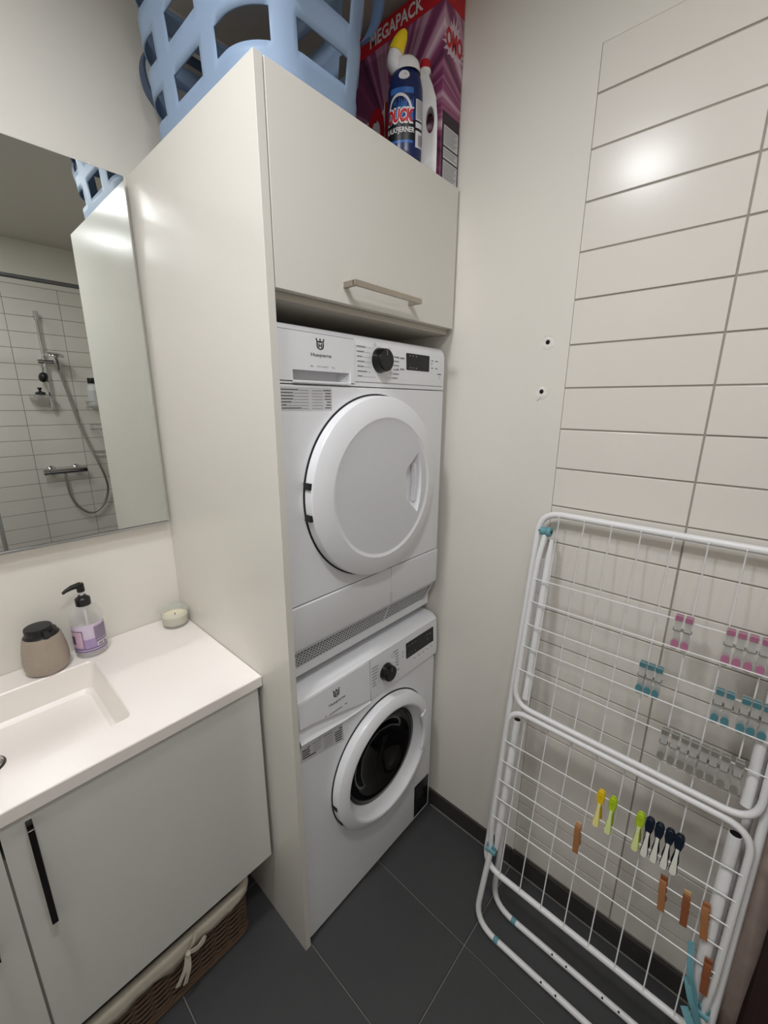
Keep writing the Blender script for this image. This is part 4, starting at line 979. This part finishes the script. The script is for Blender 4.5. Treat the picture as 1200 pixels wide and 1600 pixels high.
for k, y in enumerate((-1.381, -1.399, -1.417, -1.436)):
    peg_plastic('pink_clothes_peg', 'pegpink', at_wire(y, 1.108), ORD[k]+' from the left in the right-hand row of pink pegs', 'clothes peg', 'pink pegs on the top wire')
for k, y in enumerate((-1.246, -1.262, -1.278)):
    peg_plastic('teal_clothes_peg', 'pegteal', at_wire(y, .980), ORD[k]+' from the left in the separate trio of teal pegs', 'clothes peg', 'teal pegs on the third wire')
for k, y in enumerate((-1.386, -1.403, -1.428, -1.444, -1.461)):
    peg_plastic('teal_clothes_peg', 'pegteal', at_wire(y, .980), ORD[k]+' from the left in the right-hand row of teal pegs', 'clothes peg', 'teal pegs on the third wire')
for k, y in enumerate((-1.312, -1.331, -1.349, -1.366, -1.384, -1.401, -1.419, -1.441)):
    peg_plastic('clear_clothes_peg', 'pegsmoke', at_wire(y, .848), ORD[k]+' from the left in the row of colourless clear pegs', 'clothes peg', 'clear pegs on the fifth wire')
peg_soft('yellow_clothes_peg', 'yellow', 'yellow_p', at_wire(-1.216, .625), 'yellow soft grip clothes peg beside the lime one', 'soft grip pegs', True)
peg_soft('lime_clothes_peg', 'lime', 'lime_p', at_wire(-1.243, .625), 'lime green clothes peg next to the yellow peg', 'soft grip pegs', True)
peg_soft('lime_clothes_peg', 'lime', 'lime_p', at_wire(-1.302, .625), 'lime green clothes peg next to the navy pegs', 'soft grip pegs', True)
for k, y in enumerate((-1.321, -1.340, -1.360, -1.378)):
    peg_soft('navy_clothes_peg', 'navy', 'pegwhite', at_wire(y, .625), ORD[k]+' from the left of the four navy and white pegs', 'soft grip pegs', True)
peg_wood('wooden_clothes_peg', at_wire(-1.181, .501), 'wooden clothes peg hanging alone below the yellow peg', 'wooden pegs', 'wood', 'wood2', .05)
peg_wood('wooden_clothes_peg', at_wire(-1.368, .501), 'wooden clothes peg just below the rightmost navy peg', 'wooden pegs', 'wood', 'wood3', .08)
peg_wood('wooden_clothes_peg', at_wire(-1.412, .501), 'wooden clothes peg between two others, with a pale tip', 'wooden pegs', 'wood3', 'wood2', .06)
peg_wood('wooden_clothes_peg', at_wire(-1.446, .501), 'wooden clothes peg against the right rack tube on the third wire', 'wooden pegs', 'wood', 'wood', .10)
peg_wood('wooden_clothes_peg', at_wire(-1.470, .381), 'small wooden clothes peg on the lowest wire above the turquoise strap', 'wooden pegs', 'wood3', 'wood3', .05)

# ================================================================== curtain at the shower, beyond the rack
RZ, RY = 2.178, -1.66
rl = thing('shower_curtain_rail', (-.98, RY, RZ), 'grey metal shower rail seen as a dark bar in the mirror', 'rail')
mk('rail_tube', tube([(XL+.004, RY, RZ), (-.004, RY, RZ)], .011, 14), 'rail', rl)
for x in (XL+.005, -.005): mk('wall_flange', lathe([(.011, 0), (.026, 0), (.026, .006), (.014, .010)], (x-(.005 if x > -1 else -.005)*0, RY, RZ), (-1 if x > -1 else 1, 0, 0), 18), 'rail', rl)
po = thing('shower_post', (-.916, RY, 0), 'slim chrome post at the lower left edge of the mirror reflection', 'post')
mk('pole', tube([(-.916, RY, .006), (-.916, RY, RZ-.0125)], .010, 14), 'chrome', po)
mk('foot_plate', lathe([(0, 0), (.024, 0), (.024, .005), (.012, .010), (.010, .012)], (-.916, RY, 0), n=20), 'chrome', po)
def cloth(name, pts, z0, z1, m, label, wob=.006):
    n = len(pts); V = []; nz = 24
    for j in range(nz+1):
        z = z0+(z1-z0)*j/nz; f = (1-j/nz)
        for i, (x, y) in enumerate(pts):
            V.append((min(x+wob*math.sin(z*9+i*1.3)*f, -.006), y+wob*math.sin(z*7+i*2.1)*f, z))
    F = [(j*n+i, j*n+i+1, (j+1)*n+i+1, (j+1)*n+i) for j in range(nz) for i in range(n-1)]
    o = mk(name, (V, F), m, smooth=180, label=label, cat='curtain', loc=(pts[0][0], pts[0][1], z0))
    s = o.modifiers.new('thickness', 'SOLIDIFY'); s.thickness = .003
    return o
c1 = [(p.x, p.y) for p in bez([(-.012, -1.66, 0), (-.014, -1.58, 0), (-.012, -1.530, 0), (-.026, -1.513, 0), (-.042, -1.530, 0), (-.046, -1.59, 0), (-.050, -1.655, 0)], 6)]
cloth('shower_curtain', c1, .03, RZ-.012, 'mauve', 'pale mauve fabric curtain edge hanging at the right behind the rack', .004)
c2 = [(p.x, p.y) for p in bez([(-.062, -1.67, 0), (-.066, -1.58, 0), (-.080, -1.555, 0), (-.12, -1.575, 0), (-.15, -1.62, 0), (-.18, -1.59, 0), (-.22, -1.65, 0)], 6)]
cloth('dark_curtain', c2, .03, RZ-.012, 'brown', 'dark brown fabric hanging at the bottom right corner', .004)

# ================================================================== shower fittings (seen in the mirror)
yw = YB
br = thing('shower_riser_rail', (-.452, yw+.04, 1.52), 'chrome shower riser rail on the tiled wall in the mirror', 'shower rail')
mk('bar', tube([(-.452, yw+.045, 1.53), (-.452, yw+.045, 2.13)], .0105, 14), 'chrome', br)
for z in (1.545, 2.115): mk('bracket', join(tube([(-.452, yw+.002, z), (-.452, yw+.05, z)], .012, 12), tube([(-.452, yw+.045, z-.028), (-.452, yw+.045, z+.028)], .0145, 12)), 'chrome', br, bev=.001, seg=1)
mk('slider', join(tube([(-.49, yw+.052, 1.825), (-.402, yw+.052, 1.825)], .015, 14), tube([(-.452, yw+.045, 1.80), (-.452, yw+.045, 1.85)], .018, 14)), 'chrome', br, bev=.001, seg=1)
hs = thing('hand_shower', (-.39, yw+.10, 1.80), 'chrome hand shower held on the riser rail in the mirror', 'shower head')
mk('handle', tube(bez([(-.382, yw+.062, 1.775), (-.384, yw+.085, 1.82), (-.398, yw+.115, 1.862)], 5), .0110, 12), 'chrome', hs)
hd_ = mk('head', lathe([(0, .020), (.03, .017), (.048, .008), (.054, 0), (.052, -.008), (0, -.010)], (-.405, yw+.118, 1.866), (0.06, .18, 1), 32), 'chrome', hs, smooth=60)
ho = mk('shower_hose', tube(bez([(-.381, yw+.060, 1.772), (-.352, yw+.058, 1.60), (-.320, yw+.085, 1.368), (-.262, yw+.145, 1.13), (-.226, yw+.12, 1.01), (-.208, yw+.060, .90), (-.245, yw+.042, .79), (-.330, yw+.042, .735), (-.405, yw+.045, .79), (-.446, yw+.05, .89), (-.456, yw+.055, 1.0), (-.456, yw+.055, 1.034)], 8), .0085, 10), 'hose', smooth=80,
     label='grey metal shower hose looping down below the mixer', cat='hose', loc=(-.30, yw+.05, .735))
mxr = thing('shower_mixer', (-.45, yw+.05, 1.05), 'chrome bar shower mixer on the tiled wall in the mirror', 'mixer tap')
mk('bar_body', tube([(-.545, yw+.060, 1.075), (-.355, yw+.060, 1.075)], .020, 18), 'chrome', mxr, bev=.001, seg=1)
for x0, x1 in ((-.580, -.547), (-.353, -.320)): mk('control_knob', tube([(x0, yw+.060, 1.075), (x1, yw+.060, 1.075)], .0215, 18), 'chrome', mxr, bev=.002)
for x in (-.525, -.375): mk('wall_rosette', join(lathe([(.032, 0), (.032, .006), (.024, .016), (.016, .02)], (x, yw+.001, 1.080), (0, 1, 0), 24), tube([(x, yw+.004, 1.080), (x, yw+.055, 1.077)], .014, 12)), 'chrome', mxr)
mk('outlet', tube([(-.456, yw+.058, 1.06), (-.456, yw+.056, 1.035)], .010, 12), 'chrome', mxr)
sd_ = thing('soap_tray', (-.51, yw+.05, 1.59), 'small tray clipped to the riser rail in the mirror', 'tray')
mk('tray', join(prism(rrect(-.575, -.445, yw+.02, yw+.11, .02, 4), frame((0, 0, 1.590), (1, 0, 0), (0, 1, 0), (0, 0, 1)), 0, .004), tube([(x, y, 1.604) for x, y in rrect(-.575, -.445, yw+.02, yw+.11, .02, 4)], .0035, 6, True)), 'chrome', sd_, smooth=40)
for x in (-.555, -.525, -.495, -.465): mk('tray_post', tube([(x, yw+.11, 1.592), (x, yw+.11, 1.604)], .0025, 6), 'chrome', sd_)
sq = thing('scrub_brush', (-.511, yw+.065, 1.6), 'black brush with a knob handle lying on the shower tray', 'brush')
mk('brush_body', lathe([(0, .0), (.045, .0), (.048, .006), (.046, .016), (.02, .022), (0, .023)], (-.511, yw+.065, 1.606), n=24, sv=.6), 'blackp', sq)
mk('knob', lathe([(.008, .022), (.007, .034), (.014, .042), (.012, .048), (0, .049)], (-.511, yw+.065, 1.606), n=16), 'blackp', sq)
pf_ = thing('bath_puff', (-.481, yw+.06, 1.69), 'round black scrubbing puff hanging below the shower slider', 'sponge')
mk('puff', lathe([(0, -.034), (.018, -.03), (.031, -.016), (.034, 0), (.031, .016), (.018, .03), (0, .034)], (-.481, yw+.075, 1.722), (.3, .3, 1), 20, 1, .75), 'blackp', pf_, smooth=180)
mk('loop', tube([(-.478, yw+.07, 1.752), (-.470, yw+.065, 1.80), (-.474, yw+.07, 1.752)], .0015, 6), 'blackp', pf_)
for k, (z, lab) in enumerate(((1.528, 'upper wire corner shelf in the shower, holding a bottle'), (1.364, 'middle wire corner shelf in the shower'), (1.156, 'lowest wire corner shelf in the shower'))):
    cs = thing('corner_shelf', (-.1, yw+.1, z), lab, 'shelf', 'wire corner shelves in the shower')
    for h in (0, .035):
        mk('rim_wire', tube(round_path([(-.008, yw+.006, z+h), (-.255, yw+.006, z+h), (-.235, yw+.12, z+h), (-.115, yw+.21, z+h), (-.008, yw+.245, z+h)], .03, 4, True), .003, 6, True), 'chrome', cs)
    for i in range(1, 8):
        x = -.008-.03*i; mk('floor_wire', tube([(x, yw+.006, z), (x, yw+.245-.9*max(0, -x-.02)*.75, z)], .0018, 5), 'chrome', cs)
cb = thing('shampoo_bottle', (-.20, yw+.055, 1.532), 'white bottle with black cap on the upper corner shelf', 'bottle')
mk('bottle', lathe([(0, 0), (.030, 0), (.033, .004), (.033, .135), (.028, .150), (.014, .156), (.014, .162)], (-.20, yw+.055, 1.532), n=28), 'plasw', cb, smooth=60)
mk('cap', lathe([(.024, .160), (.025, .162), (.025, .195), (.023, .198), (0, .198)], (-.20, yw+.055, 1.532), n=24), 'blackp', cb)
mk('label', quad(cylmap(-.20, yw+.055, 1.532, .033, R(90), .0006), -.04, .04, .03, .11, 16), 'sticker', cb)
